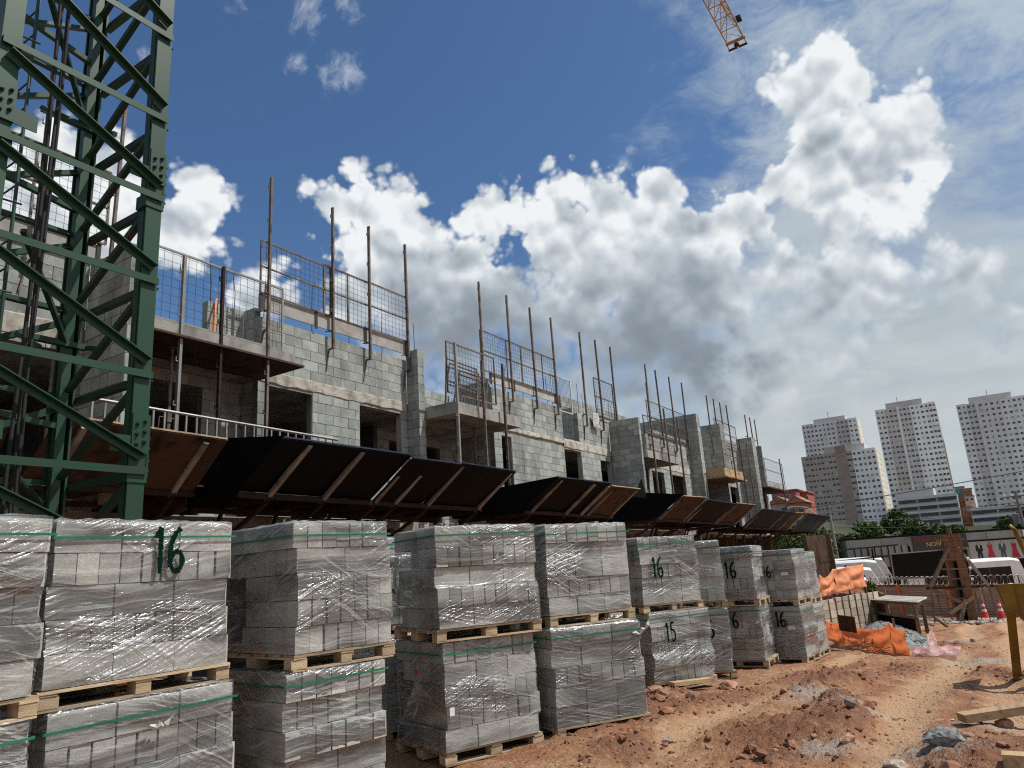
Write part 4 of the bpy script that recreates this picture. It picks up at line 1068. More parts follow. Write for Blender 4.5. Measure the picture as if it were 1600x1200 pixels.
for k, (dx, dy, s) in enumerate(((0.62, 0.5, 0.0), (0.70, 0.55, 1.0), (0.66, 0.42, 2.2), (0.55, 0.35, 3.1))):
    MB(MO).tube([(X0+dx+0.03*math.sin(z*0.9+s), Y0+dy+0.04*math.cos(z*0.7+s), z) for z in np.arange(0.3, 11.5, 0.35)], 0.014+0.004*(k % 2), 6).build('cable', M['cable'], mast, smooth=True)
for z in (4.35, 7.05):
    m = MB(MO)
    m.bar((X1-0.55, Y1-0.08, z), (X1+0.16, Y1-0.08, z), 0.07, 0.06); m.bar((X1-0.55, Y1-0.08, z), (X1-0.42, Y1-0.3, z-0.16), 0.06, 0.05)
    m.bar((X0+0.5, Y0+0.5, z+0.75), (X1-0.08, Y1-0.1, z+0.02), 0.05, 0.05); m.bar((X1+0.16, Y1-0.08, z), (X1+0.16, Y1-0.32, z-0.06), 0.05, 0.05)
    m.build('stay_bracket', M['green'], mast)
for z in (1.62, 3.55, 6.1, 8.1):
    MB(MO).bar((X0, Y1-0.2, z), (X1, Y1-0.02, z-0.12), 0.06, 0.06).build('tie_bar', M['green'], mast)
MB(MO).tube([(X0-0.05, Y0+0.3, 3.05), (X0+0.6, Y0+0.55, 2.8), (X1-0.35, Y0+1.0, 2.55)], 0.055, 8).build('brace_tube', M['green_rust'], mast, smooth=True)

# ------------------------------------------------------------------ yellow jib tip of another crane overhead
JZ, JX, JY = 32.0, 39.9, 7.52
jib = thing('crane_jib', 'yellow lattice crane jib tip reaching in from the top of the sky', 'crane jib', (JX, JY, JZ))
JO = (JX, JY, JZ); JL = 16.0
ch = MB(JO)
for dy in (-0.5, 0.5): ch.bar((JX, JY+dy, JZ), (JX-JL, JY+dy, JZ), 0.07, 0.07)
ch.tube([(JX-1.2, JY, JZ+1.05), (JX-JL, JY, JZ+1.05)], 0.05, 6)
ch.build('chord', M['jib'], jib)
br = MB(JO); k = 0
for x in np.arange(0.0, JL-1.1, 1.15):
    xa, xb = JX-x, JX-x-1.15
    br.bar((xa, JY-0.48, JZ), (xa, JY+0.48, JZ), 0.04); br.bar((xa, JY-0.48, JZ), (xb, JY+0.48, JZ), 0.03)
    for dy in (-0.5, 0.5):
        br.bar((xa, JY+dy, JZ), ((xa+xb)/2-0.6, JY, JZ+1.05), 0.035); br.bar((xb-0.05, JY+dy, JZ), ((xa+xb)/2-0.6, JY, JZ+1.05), 0.035)
br.build('lacing', M['jib'], jib, kind='stuff')
MB(JO).bar((JX+0.12, JY-0.6, JZ-0.02), (JX+0.12, JY+0.6, JZ-0.02), 0.10, 0.12).build('end_beam', M['jib'], jib)
MB(JO).bar((JX+0.60, JY-0.58, JZ-0.12), (JX+0.60, JY-0.03, JZ-0.12), 0.10, 0.10).bar((JX+0.60, JY+0.03, JZ-0.12), (JX+0.60, JY+0.58, JZ-0.12), 0.10, 0.10).build('bumper', M['cable'], jib)
MB(JO).bar((JX+0.17, JY-0.52, JZ-0.06), (JX+0.55, JY-0.52, JZ-0.10), 0.06).bar((JX+0.17, JY+0.52, JZ-0.06), (JX+0.55, JY+0.52, JZ-0.10), 0.06).bar((JX+0.17, JY, JZ-0.06), (JX+0.55, JY, JZ-0.10), 0.12).build('bumper_arm', M['jib'], jib)
MB(JO).lathe((JX+0.3, JY, JZ-0.20), [(0.02, 0), (0.16, 0.01), (0.16, 0.10), (0.02, 0.11)], 12).build('sheave', M['cable'], jib)
MB(JO).box((JX-1.75, JY-0.83, JZ+0.02), (JX-1.30, JY-0.56, JZ+0.18)).build('lamp_box', M['cable'], jib)

# ------------------------------------------------------------------ pallets and film-wrapped block loads
PH = 0.115; CO = 0.183
lrnd = random.Random(21)
pm = {}
def box_mesh(name, hx, hy, hz, mat):
    k = (name, round(hx, 3), round(hy, 3), round(hz, 3), mat)
    if k not in pm: pm[k] = MB().box((-hx, -hy, -hz), (hx, hy, hz)).mesh(name, M[mat])
    return pm[k]
def pallet(loc, rz, L, W, label):
    """L along the front, W in depth; local origin at the front left bottom corner"""
    t = thing('wooden_pallet', label, 'pallet', loc, rz, 'wooden pallets under the block loads')
    nb = 6; bw = W*0.128
    for k in range(nb):
        y = bw/2+(W-bw)*k/(nb-1)
        inst('deck_board', box_mesh('deck_board', L/2, bw/2, 0.009, 'pallet_wood'), t, (L/2+lrnd.uniform(-.008, .008), y+lrnd.uniform(-.008, .008), PH-0.010), (0, lrnd.uniform(-.004, .004), lrnd.uniform(-.006, .006)))
    for i in range(3):
        x = 0.05+(L-0.10)*i/2
        inst('cross_board', box_mesh('cross_board', 0.05, W/2, 0.007, 'pallet_wood'), t, (x, W/2, PH-0.0265))
        for j in range(3):
            y = 0.055+(W-0.11)*j/2
            inst('spacer_block', box_mesh('spacer_block', 0.048+lrnd.choice((0, .014)), 0.05, 0.032, 'pallet_wood'), t, (x, y, 0.0493), (0, 0, lrnd.uniform(-.05, .05)))
    for j in range(3):
        y = 0.055+(W-0.11)*j/2
        inst('bottom_board', box_mesh('bottom_board', L/2, 0.047, 0.008, 'pallet_wood'), t, (L/2, y, 0.009))
    return t
NUM = {'1': [[(0, 0.80), (0.13, 1.0), (0.13, 0.0)]],
       '6': [[(0.50, 1.0), (0.33, 0.86), (0.22, 0.62), (0.19, 0.36), (0.23, 0.14), (0.36, 0.02), (0.50, 0.06), (0.58, 0.20), (0.57, 0.36), (0.47, 0.47), (0.34, 0.46), (0.22, 0.34)]],
       '5': [[(0.55, 1.0), (0.26, 0.97), (0.24, 0.60), (0.42, 0.62), (0.55, 0.48), (0.56, 0.22), (0.42, 0.03), (0.24, 0.06)]],
       '-': [[(0.3, 0.85), (0.75, 0.92)]]}
def brush(m, pts, w, y):
    """painted stroke lying on the plane y, rounded and slightly uneven"""
    for i in range(len(pts)-1):
        a = Vector((pts[i][0], y, pts[i][1])); b = Vector((pts[i+1][0], y, pts[i+1][1]))
        n_ = max(2, int((b-a).length/0.012))
        for k in range(n_):
            p = a.lerp(b, k/n_); q = a.lerp(b, (k+1.3)/n_)
            d = (q-p).normalized(); s_ = d.cross(Vector((0, 1, 0)))*(w*lrnd.uniform(0.36, 0.56)); yy = -lrnd.uniform(0, 0.0012)
            m._add([p-s_+Vector((0, yy, 0)), q-s_+Vector((0, yy, 0)), q+s_+Vector((0, yy, 0)), p+s_+Vector((0, yy, 0))], [(0, 1, 2, 3)])
def load(loc, rz, L, W, label, courses=5, pattern='SHSHS', num=None, side_num=False, strap=True, bulge=0.018, lean=(0, 0), film=True, tags=(), tails=()):
    t = thing('block_load', label, 'block load', loc, rz, 'film-wrapped loads of concrete blocks')
    t.rotation_euler = (lean[0], lean[1], rz)
    offs = []
    core = MB()
    for c in range(courses):
        z = (c+0.5)*CO
        ox, oy = lrnd.uniform(-bulge, bulge), lrnd.uniform(-bulge, bulge)
        if pattern[c % len(pattern)] == 'H' : ox += 0.004; oy -= 0.006
        offs.append((ox, oy))
        hh = CO/2-0.0025
        S = pattern[c % len(pattern)] == 'S'
        nf = max(1, round(L/(0.385 if S else 0.132))); dl = L/nf
        fd = 0.132 if S else 0.385
        ns = max(1, round((W-2*fd)/(0.132 if S else 0.385))); dw_ = (W-2*fd)/ns
        sl = dl
        core.box((fd*0.8+ox, fd*0.8+oy, z-hh), (L-fd*0.8+ox, W-fd*0.8+oy, z+hh-0.001))
        for k in range(nf):
            g = 0.0035+(lrnd.random() < 0.35)*0.005
            inst('block', box_mesh('block', dl/2-g, fd/2-0.002, hh, 'load_block'), t, (ox+(k+0.5)*dl, oy+fd/2+lrnd.uniform(-.006, .006), z), (0, lrnd.uniform(-.006, .006), lrnd.uniform(-.012, .012)))
            if c == courses-1: inst('block', box_mesh('block', dl/2-g, fd/2-0.002, hh, 'load_block'), t, (ox+(k+0.5)*dl, oy+W-fd/2, z))
        for sd in (0, 1):
            for k in range(ns):
                inst('block', box_mesh('block', sl/2-0.003, dw_/2-0.003, hh, 'load_block'), t, ((ox+sl/2) if sd == 0 else (ox+L-sl/2), oy+fd+(k+0.5)*dw_, z), (0, 0, lrnd.uniform(-.012, .012)))
    core.build('inner_blocks', M['load_block'], t, kind='stuff')
    H = courses*CO
    if film:
        # film sleeve following the courses, then folded over the top
        m = MB(); UV = []
        per = 2*(L+W); nu = int(per/0.045); nv = courses*6+1
        P = []
        for j in range(nv+3):
            v = min(1.0, j/(nv-1)); z = 0.012+v*(H-0.012+0.006)
            c = min(courses-1, int(max(0, z-0.004)/CO)); fr = (z/CO) % 1.0
            ox, oy = offs[c]
            if fr > 0.8 and c+1 < courses: k_ = (fr-0.8)*2.5; ox += (offs[c+1][0]-ox)*k_; oy += (offs[c+1][1]-oy)*k_
            if fr < 0.2 and c > 0: k_ = (0.2-fr)*2.5; ox += (offs[c-1][0]-ox)*k_; oy += (offs[c-1][1]-oy)*k_
            ins = 0.0 if j < nv else (0.02, 0.16, 0.40)[j-nv]
            for i in range(nu+1):
                s = (i % nu)/nu*per
                e = 0.007+0.004*math.sin(s*9+z*17+lrnd.random()*1.5)+lrnd.uniform(0, 0.006)
                if j >= nv: e -= ins; zz = z+0.006+0.012*lrnd.random()
                else: zz = z+0.004*math.sin(s*7)
                if s < L: p = (s, -e); kx = (-e if s < 0.001 else 0)
                elif s < L+W: p = (L+e, s-L)
                elif s < 2*L+W: p = (L-(s-L-W), W+e)
                else: p = (-e, W-(s-2*L-W))
                px, py = p
                if j >= nv:
                    px = min(max(px, ins), L-ins); py = min(max(py, ins), W-ins)
                else:
                    px = min(max(px, -0.012), L+0.012); py = min(max(py, -0.012), W+0.012)
                P.append((px+ox, py+oy, zz)); UV.append((i/nu*per, zz+(0 if j < nv else ins)))
        m.grid(P, nu+1, nv+3); m.UV = UV
        m.build('stretch_film', M['film'], t, smooth=True)
    for (u_, z_, sz_) in tails:
        yy = min(o_[1] for o_ in offs)-0.02
        pts = [(u_, yy, z_)]
        for k_ in range(7): pts.append((pts[-1][0]+sz_*lrnd.uniform(.005, .045), yy-0.010*k_*lrnd.uniform(.3, 1.2), pts[-1][2]+sz_*lrnd.uniform(-.02, .05)))
        MB().tube(pts, [sz_*r_ for r_ in (.008, .022, .011, .026, .010, .020, .007, .002)], 6).build('film_tail', M['sheet_white'], t, smooth=False)
    if strap:
        m = MB(); z = H-0.085+lrnd.uniform(-.02, .01)
        ox, oy = offs[-1]; e = 0.016; w_ = 0.007
        m.slab([(-e+ox, -e+oy, z-w_), (L+e+ox, -e+oy, z-w_+0.01), (L+e+ox, -e+oy, z+w_+0.01), (-e+ox, -e+oy, z+w_)], 0.002)
        m.slab([(-e+ox-.002, W+e+oy, z-w_), (-e+ox-.002, -e+oy, z-w_), (-e+ox-.002, -e+oy, z+w_), (-e+ox-.002, W+e+oy, z+w_)], 0.002)
        m.slab([(L+e+ox, -e+oy, z-w_+.01), (L+e+ox, W+e+oy, z-w_), (L+e+ox, W+e+oy, z+w_), (L+e+ox, -e+oy, z+w_+.01)], 0.002)
        m.build('green_strap', M['strap'], t)
    if num:
        txt, u0, z0, sz = num
        m = MB(); x = 0
        yy = min(o_[1] for o_ in offs)-0.028
        for chx in txt:
            for st in NUM[chx]:
                if side_num: pts = [(u0-(p[0]+x)*sz*0.8, z0+p[1]*sz) for p in st]
                else: pts = [(u0+(p[0]+x)*sz*0.8, z0+p[1]*sz) for p in st]
                brush(m, pts, sz*0.125, yy)
            x += 0.22 if chx == '1' else 0.66
        if side_num:     # on the left face: swap to the plane x = yy
            m.V = [(v[1], v[0], v[2]) for v in m.V]
        m.build('number_mark', M['spray'], t)
    for (u, z, w_, h_, mt, side) in tags:
        yy = min(o_[1] for o_ in offs)-0.022
        if side: MB().box((yy-0.002, u, z), (yy, u+w_, z+h_)).build('paper_tag', M[mt], t)
        else: MB().box((u, yy-0.002, z), (u+w_, yy, z+h_)).build('paper_tag', M[mt], t)
    return t
def stack(x, y, deg, L, W, desc, z=0.0, up=(0, 0, 0), low_kw={}, up_kw={}, only=None, upL=None):
    """lower pallet + load, upper pallet + load; up = shift and twist of the upper pair"""
    rz = R_(deg)
    if only != 'upper':
        pallet((x, y, z), rz, L, W, 'ground pallet under the lower load of '+desc)
        load((x, y, z+PH), rz, L-0.03, W-0.03, 'lower '+low_kw.pop('what', 'film-wrapped block load')+' in '+desc, **low_kw)
    hz = z+PH+5*CO+0.008
    x2, y2, rz2 = x+up[0], y+up[1], rz+R_(up[2])
    L2 = upL or L
    pallet((x2, y2, hz), rz2, L2, W, 'pallet between both loads of '+desc)
    load((x2, y2, hz+PH), rz2, L2-0.03, W-0.03, 'upper '+up_kw.pop('what', 'film-wrapped block load')+' in '+desc, **up_kw)
stack(0.93, 4.22, 7, 1.15, 1.0, 'the stack at the left edge', up=(0.0, 0.0, 0), low_kw=dict(pattern='SHHSS'), up_kw=dict(pattern='SSHSS'))
stack(2.17, 4.46, -2, 1.18, 1.0, 'the stack below the green crane tower', up=(-0.05, 0.02, 0.5), low_kw=dict(pattern='SSHSHS'[1:], tails=((0.55, 0.76, 0.9),)), up_kw=dict(what='sunlit load with large 16', pattern='SHSHS', num=('16', 0.60, 0.60, 0.28)))
stack(3.60, 4.27, -8, 0.90, 1.12, 'the corner-on stack right of the tower', up=(0.06, -0.03, 0), low_kw=dict(pattern='HSHHH'), up_kw=dict(pattern='HHHSH'))
stack(5.55, 5.80, -21, 1.12, 1.0, 'the shaded stack behind the corner-on stack', low_kw=dict(), up_kw=dict(pattern='SSHSS'))
stack(5.49, 4.38, -21, 1.08, 0.95, 'the stack with overhanging upper pallet', up=(-0.07, 0.0, -3), upL=1.16, low_kw=dict(pattern='SHHSH', tags=((0.03, 0.30, 0.05, 0.07, 'white_label', False), (0.42, 0.62, 0.06, 0.05, 'cone_red', True))), up_kw=dict(pattern='SHSHS'))
stack(6.62, 3.90, -30, 1.13, 0.98, 'the shiny stack right of the overhanging one', up=(0.10, 0.05, 4), low_kw=dict(pattern='SSHSS', tails=((0.98, 0.80, 1.0),)), up_kw=dict(pattern='SHSSH'))
zz = gz(8.6, 4.4)
stack(8.12, 4.62, -24, 1.15, 1.0, 'the stack hidden behind the shiny one', z=zz, low_kw=dict(pattern='HSHS'), up_kw=dict(pattern='SHSHS'))
zz = zt(10.4)+0.02
stack(9.88, 4.24, -27, 1.16, 1.0, 'the stack above the red stones', z=zz, up=(-0.04, 0.02, 2), low_kw=dict(what='load with faint 15', pattern='SHHHH'[::-1], num=('15', 0.26, 0.52, 0.26)), up_kw=dict(what='load with green 16', pattern='SSHSH', num=('16', 0.20, 0.36, 0.28)))
zz = zt(11.6)+0.01
stack(11.36, 4.42, -58, 0.86, 1.05, 'the narrow stack fourth from the far end', z=zz, low_kw=dict(what='load with tall green 16', pattern='SHSS', num=('16', 0.40, 0.50, 0.26)), up_kw=dict(what='load with one green stroke', pattern='HSHS', num=('1', 0.30, 0.36, 0.30)))
zz = zt(13.9)+0.03
stack(13.62, 4.72, -86, 1.02, 1.0, 'the stack just before the far one', z=zz, up=(-0.04, 0.0, 0), low_kw=dict(what='load with green 16 at left', pattern='SSHSS', tails=((0.90, 0.62, 0.8),), num=('16', 0.42, 0.55, 0.26)), up_kw=dict(what='load with central green 16', pattern='SHSSH', num=('16', 0.50, 0.38, 0.28)))
zz = zt(15.4)+0.0
stack(14.92, 3.32, -3, 0.98, 1.12, 'the far stack with sunlit end', z=zz, low_kw=dict(what='load with 16 and paper tag', pattern='SSHSH', num=('16', 0.46, 0.55, 0.27), side_num=True, tags=((0.12, 0.50, 0.13, 0.07, 'white_label', True),)), up_kw=dict(what='pale load with 16 and paper tag', pattern='SSSHS', num=('16', 0.58, 0.42, 0.22), side_num=True, tags=((0.10, 0.45, 0.14, 0.06, 'white_label', True),)))
zz = zt(16.6)
stack(16.1, 3.38, -4, 0.98, 1.05, 'the last half-hidden stack', z=zz, low_kw=dict(), up_kw=dict())
tag(MB((3.3, 5.9, 1.0)).slab([(3.2, 5.75, 0.95), (3.75, 5.75, 0.98), (3.78, 5.78, 1.16), (3.2, 5.8, 1.12)], 0.02).build('orange_sheet', M['orange_net'], None), 'orange plastic seen through the gap between the two nearest stacks', 'plastic sheet')
tag(MB((3.25, 4.3, 2.06)).box((3.16, 5.25, 2.06), (3.58, 5.37, 2.10)).build('reddish_board', M['red_timber'], None), 'short reddish board lying on top of the stack below the crane tower', 'board')

M['brown_steel2'] = simple('rusty_batten', (0.15, 0.085, 0.055), 0.75, metal=0.1, scale=6, bmp=0.25, c2=(0.09, 0.05, 0.035))
# ------------------------------------------------------------------ retaining wall with soil bank and orange netting
RA = Vector((22.5, 4.42, 0)); RL = 4.55; RZ = R_(-11.8)
RD = Vector((math.cos(RZ), math.sin(RZ), 0)); RN = Vector((-RD.y, RD.x, 0))
def rp(u, off, z): p = RA+RD*u+RN*off; return (p.x, p.y, z)
def wall_top(u): return 0.30-0.005*u
bank = MB((26, 6, 0))
nu, nv = 60, 16
P = []
for j in range(nv):
    for i in range(nu):
        u = -1.2+(RL+2.2)*i/(nu-1); v = j/(nv-1)
        x, y, z = rp(u, 0.10+4.2*v, 0)
        z = wall_top(u)-0.14+0.24*math.sin(min(1, v*5)*1.57)+0.30*float(fbm(np.array([x*1.9]), np.array([y*1.9]), 3)[0])*min(1, v*8)
        if i in (0, nu-1) or j == nv-1: z = zt(x)-0.3
        P.append((x, y, z))
bank.grid(P, nu, nv).build('soil_bank', M['soil'], None, smooth=False, kind='structure')
rw = thing('retaining_wall', 'low wall of pale tan blocks with upright rusty battens holding back red soil', 'wall', (RA.x, RA.y, -0.75), RZ)
wr = random.Random(31)
core = MB()
cols_ = 9; cwid = RL/cols_
for k in range(cols_):
    xa = k*cwid; xb = xa+cwid
    zb = -0.12-0.05*(RA.x*0+xb*0.98)*0.9; top = wall_top((xa+xb)/2)+0.75
    core.box((xa, 0.025, zb), (xb, 0.14, top-0.03))
    z = zb
    while z < top-0.1:
        zn = min(z+0.225, top+wr.uniform(-.02, .01))
        inst('block', MB().box((-(cwid/2-0.006), -0.05, -(zn-z)/2+0.006), (cwid/2-0.006, 0.05, (zn-z)/2-0.006)).mesh('block', M['tan_block']), rw, ((xa+xb)/2, 0.06-wr.uniform(0, .012), (z+zn)/2))
        z = zn
    inst('batten', MB().box((-0.022, -0.014, 0), (0.022, 0.0, top-zb+wr.uniform(.04, .12))).mesh('batten', M['brown_steel2']), rw, (xa+0.01, -0.006, zb))
core.build('wall_core', M['tan_block'], rw)
M_unused = None
def net(name, pts, h, label, mat, seed, sag=0.0, stakes=()):
    """hanging cloth along the polyline pts [(x, y, ztop, zbottom)] with folds, real thickness"""
    n = 26; P = []; U = []
    seg = []
    for i in range(len(pts)-1):
        L = math.dist(pts[i][:2], pts[i+1][:2]); m_ = max(8, int(L/0.07))
        for k in range(m_): seg.append((i, k/m_))
    seg.append((len(pts)-2, 1.0))
    nv = 14
    for j in range(nv):
        v = j/(nv-1)
        for (i, f) in seg:
            a, b = pts[i], pts[i+1]
            x = a[0]+(b[0]-a[0])*f; y = a[1]+(b[1]-a[1])*f; zt_ = a[2]+(b[2]-a[2])*f; zb_ = a[3]+(b[3]-a[3])*f
            s_ = sag*4*f*(1-f)
            zt_ -= s_
            z = zt_+(zb_-zt_)*v
            dx, dy = b[0]-a[0], b[1]-a[1]; l = math.hypot(dx, dy); nx, ny = dy/l, -dx/l
            q = float(fbm(np.array([i*3.1+f*1.6+seed]), np.array([v*1.6+f*0.6]), 2)[0])
            sw = float(pnoise(np.array([i*2.0+f*2.2+seed*3]), np.array([v*2.4-f*1.1])))
            w = 0.13*q*(0.3+0.7*4*f*(1-f))+0.030*math.sin(v*13+4*sw+f*2.5+i*2)*(4*f*(1-f))**0.5+0.025*math.sin(f*11+6*sw+v*2)*v
            P.append((x+nx*w, y+ny*w, z+0.02*q))
    o = MB(pts[0][:3]).grid(P, len(seg), nv).build(name, mat, None, smooth=True)
    md = o.modifiers.new('thick', 'SOLIDIFY'); md.thickness = 0.006
    return tag(o, label, 'netting')
net('safety_netting', [(22.85, 4.62, 1.06, 0.34), (23.1, 4.45, 0.98, 0.36), (23.93, 4.22, 1.10, 0.40)], 0.8, 'sagging bright orange safety netting on top of the retaining wall, left part', M['net_cloth'], 2.0, 0.16)
net('safety_netting', [(23.93, 4.22, 1.10, 0.42), (25.1, 3.98, 1.13, 0.42), (26.35, 3.72, 1.15, 0.45)], 0.8, 'taut bright orange safety netting on top of the retaining wall, right part', M['net_cloth'], 7.0, 0.02)
for k, (x, y) in enumerate(((22.83, 4.66), (23.93, 4.26), (25.1, 4.02), (26.35, 3.76))):
    tag(MB((x, y, -0.2)).box((x-0.02, y, -0.2), (x+0.02, y+0.04, 1.17)).build('netting_stake', M['brown_steel'], None), '%s thin stake from the left holding the orange netting on the wall' % ORD[k], 'stake')
z0 = zt(18)
net('safety_netting', [(20.2, 3.95, zt(20.2)+0.60, zt(20.2)+0.12), (19.2, 3.4, zt(19.2)+0.58, zt(19.2)-0.02), (17.9, 2.55, zt(17.9)+0.46, zt(17.9)-0.05), (17.15, 2.12, zt(17.1)+0.62, zt(17.1)-0.06), (16.5, 1.80, zt(16.5)+0.50, zt(16.5)-0.03)], 0.5, 'crumpled orange netting fence at ground level in front of the gravel pile', M['net_thin'], 11.0, 0.06)
for k, (x, y) in enumerate(((19.2, 3.36), (17.15, 2.08))):
    tag(MB((x, y, zt(x))).box((x-0.025, y-0.06, zt(x)-0.1), (x+0.025, y-0.02, zt(x)+0.68)).build('netting_stake', M['old_timber'], None), ('wooden stake in the middle of the low orange netting', 'dark wooden stake near the right end of the low orange netting')[k], 'stake')
# gravel pile
def heap(name, c, rx, ry, h, mat, label, seed, nr=26, na=56, rough=0.06):
    P = []
    for j in range(nr):
        r = j/(nr-1)
        for i in range(na):
            a = 2*math.pi*i/na
            x = c[0]+rx*r*math.cos(a); y = c[1]+ry*r*math.sin(a)
            z = h*max(0, (1-r**1.25))
            z += rough*float(fbm(np.array([x*3+seed]), np.array([y*3]), 4)[0])*(1 if r < 0.97 else 0)
            P.append((x, y, zt(x)+c[2]+z))
    m = MB(c)
    F = [(j*na+i, j*na+(i+1) % na, (j+1)*na+(i+1) % na, (j+1)*na+i) for j in range(nr-1) for i in range(na)]
    m._add(P, F)
    hr = random.Random(seed)
    for k in range(900):
        r = hr.random()**0.6*1.05; a = hr.uniform(0, 6.283)
        x = c[0]+rx*r*math.cos(a); y = c[1]+ry*r*math.sin(a)
        m.rock((x, y, zt(x)+c[2]+h*max(0, 1-r**1.25)+0.005), hr.uniform(0.012, 0.035), hr)
    return tag(m.build(name, mat, None, kind='stuff'), label, 'gravel')
heap('gravel_pile', (20.7, 2.75, -0.05), 1.9, 1.25, 0.56, M['gravel'], 'heap of grey crushed stone between the orange netting and the wooden shelter', 5)
# pink plastic film
o = crumple('plastic_film', (17.2, 1.35, zt(17.2)+0.16), 0.7, 0.4, 0.28, M['pink_film'], 8, 16)
tag(o, 'torn pale pink plastic film at the right end of the low orange netting', 'plastic film')
o = MB((16.7, 1.4, zt(17))).grid([(16.2+0.11*i+0.03*math.sin(j), 0.95+0.11*j, zt(17)+0.04+0.10*abs(math.sin(i*1.7+j*0.9))) for j in range(8) for i in range(12)], 12, 8).build('plastic_film', M['pink_film'], None)
tag(o, 'flat crinkled sheet of pink plastic film at the edge of the gravel', 'plastic film')
# dark twigs and rebar offcuts in front of netting
o = MB((17.8, 2.6, zt(18)))
hr = random.Random(4)
for k in range(60):
    x, y = 18.0+hr.uniform(-.9, .9), 2.75+hr.uniform(-.45, .45)
    a = hr.uniform(0, 6.28); l = hr.uniform(.15, .45)
    o.tube([(x, y, zt(x)+hr.uniform(.02, .1)), (x+l*math.cos(a), y+l*math.sin(a), zt(x)+hr.uniform(.05, .3))], 0.007, 4)
tag(o.build('brushwood', M['bark'], None, kind='stuff'), 'tangle of dark twigs at the foot of the low orange netting', 'twigs')
# ply box beside stake
tag(MB((18.6, 3.2, zt(18.6))).obox((18.5, 3.15, zt(18.5)+0.55), (0.33, 0.22, 0), (-0.01, 0.015, 0), (0, 0, 0.17)).build('ply_offcut', M['brown_ply'], None), 'dark brown plywood offcut propped above the low orange netting', 'board')

# ------------------------------------------------------------------ wooden shelter
sh = thing('wooden_shelter', 'rough open wooden shelter with white corrugated roof sheet and dark plywood lower front', 'shelter', (24.2, 2.3, zt(24.2)))
so = (24.2, 2.3, zt(24.2)); zg = zt(24.2)
c_ = [(24.1, 2.25), (28.3, 3.75), (27.3, 4.6), (23.5, 3.0)]
A = Vector((24.1, 2.25, 0)); D1 = Vector((26.6-24.1, 3.72-2.25, 0)).normalized(); D2 = Vector((-D1.y, D1.x, 0))
DX = Vector((1.9, -0.1, 0)).normalized()
LS, WS = 2.6, 1.5
def S(u, v, z): p = A+D1*u+DX*v; return (p.x, p.y, zg+z)
for (u, v) in ((0.03, 0.05), (LS, 0.05), (0.03, WS), (LS, WS)):
    MB(so).bar(S(u, v, -0.2), S(u, v, 0.86), 0.10, 0.10).build('corner_post', M['old_timber'], sh)
MB(so).bar(S(-0.05, 0, 0.84), S(LS+0.05, 0, 0.84), 0.06, 0.12).build('rail', M['old_timber'], sh)
MB(so).bar(S(-0.05, -0.02, 0.48), S(LS+0.05, -0.02, 0.48), 0.05, 0.07).build('rail', M['old_timber'], sh)
MB(so).bar(S(0.0, 0.0, 0.80), S(0, WS, 0.80), 0.06, 0.09).build('rail', M['old_timber'], sh)
MB(so).slab([S(0.08, -0.03, -0.12), S(LS-0.05, -0.03, -0.12), S(LS-0.05, -0.03, 0.44), S(0.08, -0.03, 0.44)], 0.02).build('front_panel', M['black_ply'], sh)
MB(so).slab([S(LS-0.7, 0.03, 0.42), S(LS-0.08, 0.03, 0.42), S(LS-0.08, 0.03, 0.78), S(LS-0.7, 0.03, 0.78)], 0.02).build('side_panel', M['brown_ply'], sh)
rf = MB(so); P = []; nu = 60
for j in range(2):
    for i in range(nu): P.append(S(-0.25+(LS+0.5)*j, -0.25+(WS+0.6)*i/(nu-1), 0.93-0.05*j+0.02*math.sin(i*1.26)))
ro = rf.grid(P, nu, 2).build('roof_sheet', M['sheet_white'], sh); ro.modifiers.new('thick', 'SOLIDIFY').thickness = 0.012
MB(so).bar(S(-0.25, -0.1, 0.885), S(LS+0.2, -0.1, 0.865), 0.05, 0.06).build('roof_batten', M['old_timber'], sh)
sr = random.Random(77)
for k, (x, y, l, a, h) in enumerate(((26.9, 2.1, 1.9, 2.75, .1), (27.6, 2.0, 2.2, 2.9, .12), (28.3, 1.9, 1.6, 2.5, .3), (27.2, 1.75, 1.5, 3.0, .05))):
    d = Vector((math.cos(a), math.sin(a), 0))*l; p = Vector((x, y, zt(x)+h+0.05))
    tag(MB(p).bar(p, p-d*-1+Vector((0, 0, sr.uniform(.1, .5))), 0.09, 0.035).build('scrap_plank', M['old_timber'], None), '%s scrap plank lying right of the wooden shelter' % ORD[k], 'plank', 'scrap planks beside the wooden shelter')

# ------------------------------------------------------------------ formwork column with braces
CX, CYY = 33.2, 1.45; cg_ = zt(CX)
fc = thing('formwork_column', 'tall brown timber formwork column with clamps, held by slanting props', 'formwork column', (CX, CYY, cg_))
fo = (CX, CYY, cg_)
top = 3.25
for dx in (-0.27, 0.27):
    MB(fo).box((CX+dx*0.4-0.02, CYY+dx*0.75-0.16, cg_-0.1), (CX+dx*0.4+0.06, CYY+dx*0.75+0.13, cg_+top)).build('form_board', M['red_timber'], fc)
MB(fo).box((CX+0.08, CYY-0.22, cg_-0.1), (CX+0.10, CYY+0.22, cg_+top-0.1)).build('form_board', M['old_timber'], fc)
MB(fo).box((CX-0.10, CYY-0.045, cg_-0.1), (CX-0.05, CYY+0.045, cg_+2.2)).build('centre_strip', M['black_ply'], fc)
MB(fo).box((CX-0.10, CYY-0.24, cg_+2.25), (CX-0.06, CYY+0.24, cg_+top-0.02)).build('form_board', M['red_timber'], fc)
MB(fo).tube([(CX, CYY, cg_+top), (CX, CYY, cg_+top+0.22)], 0.10, 8).build('column_stub', M['bark'], fc)
for k in range(8):
    z = cg_+0.5+k*0.36
    MB(fo).bar((CX-0.13, CYY-0.48, z), (CX-0.13, CYY+0.48, z+0.02), 0.05, 0.06).build('clamp', M['old_timber'], fc)
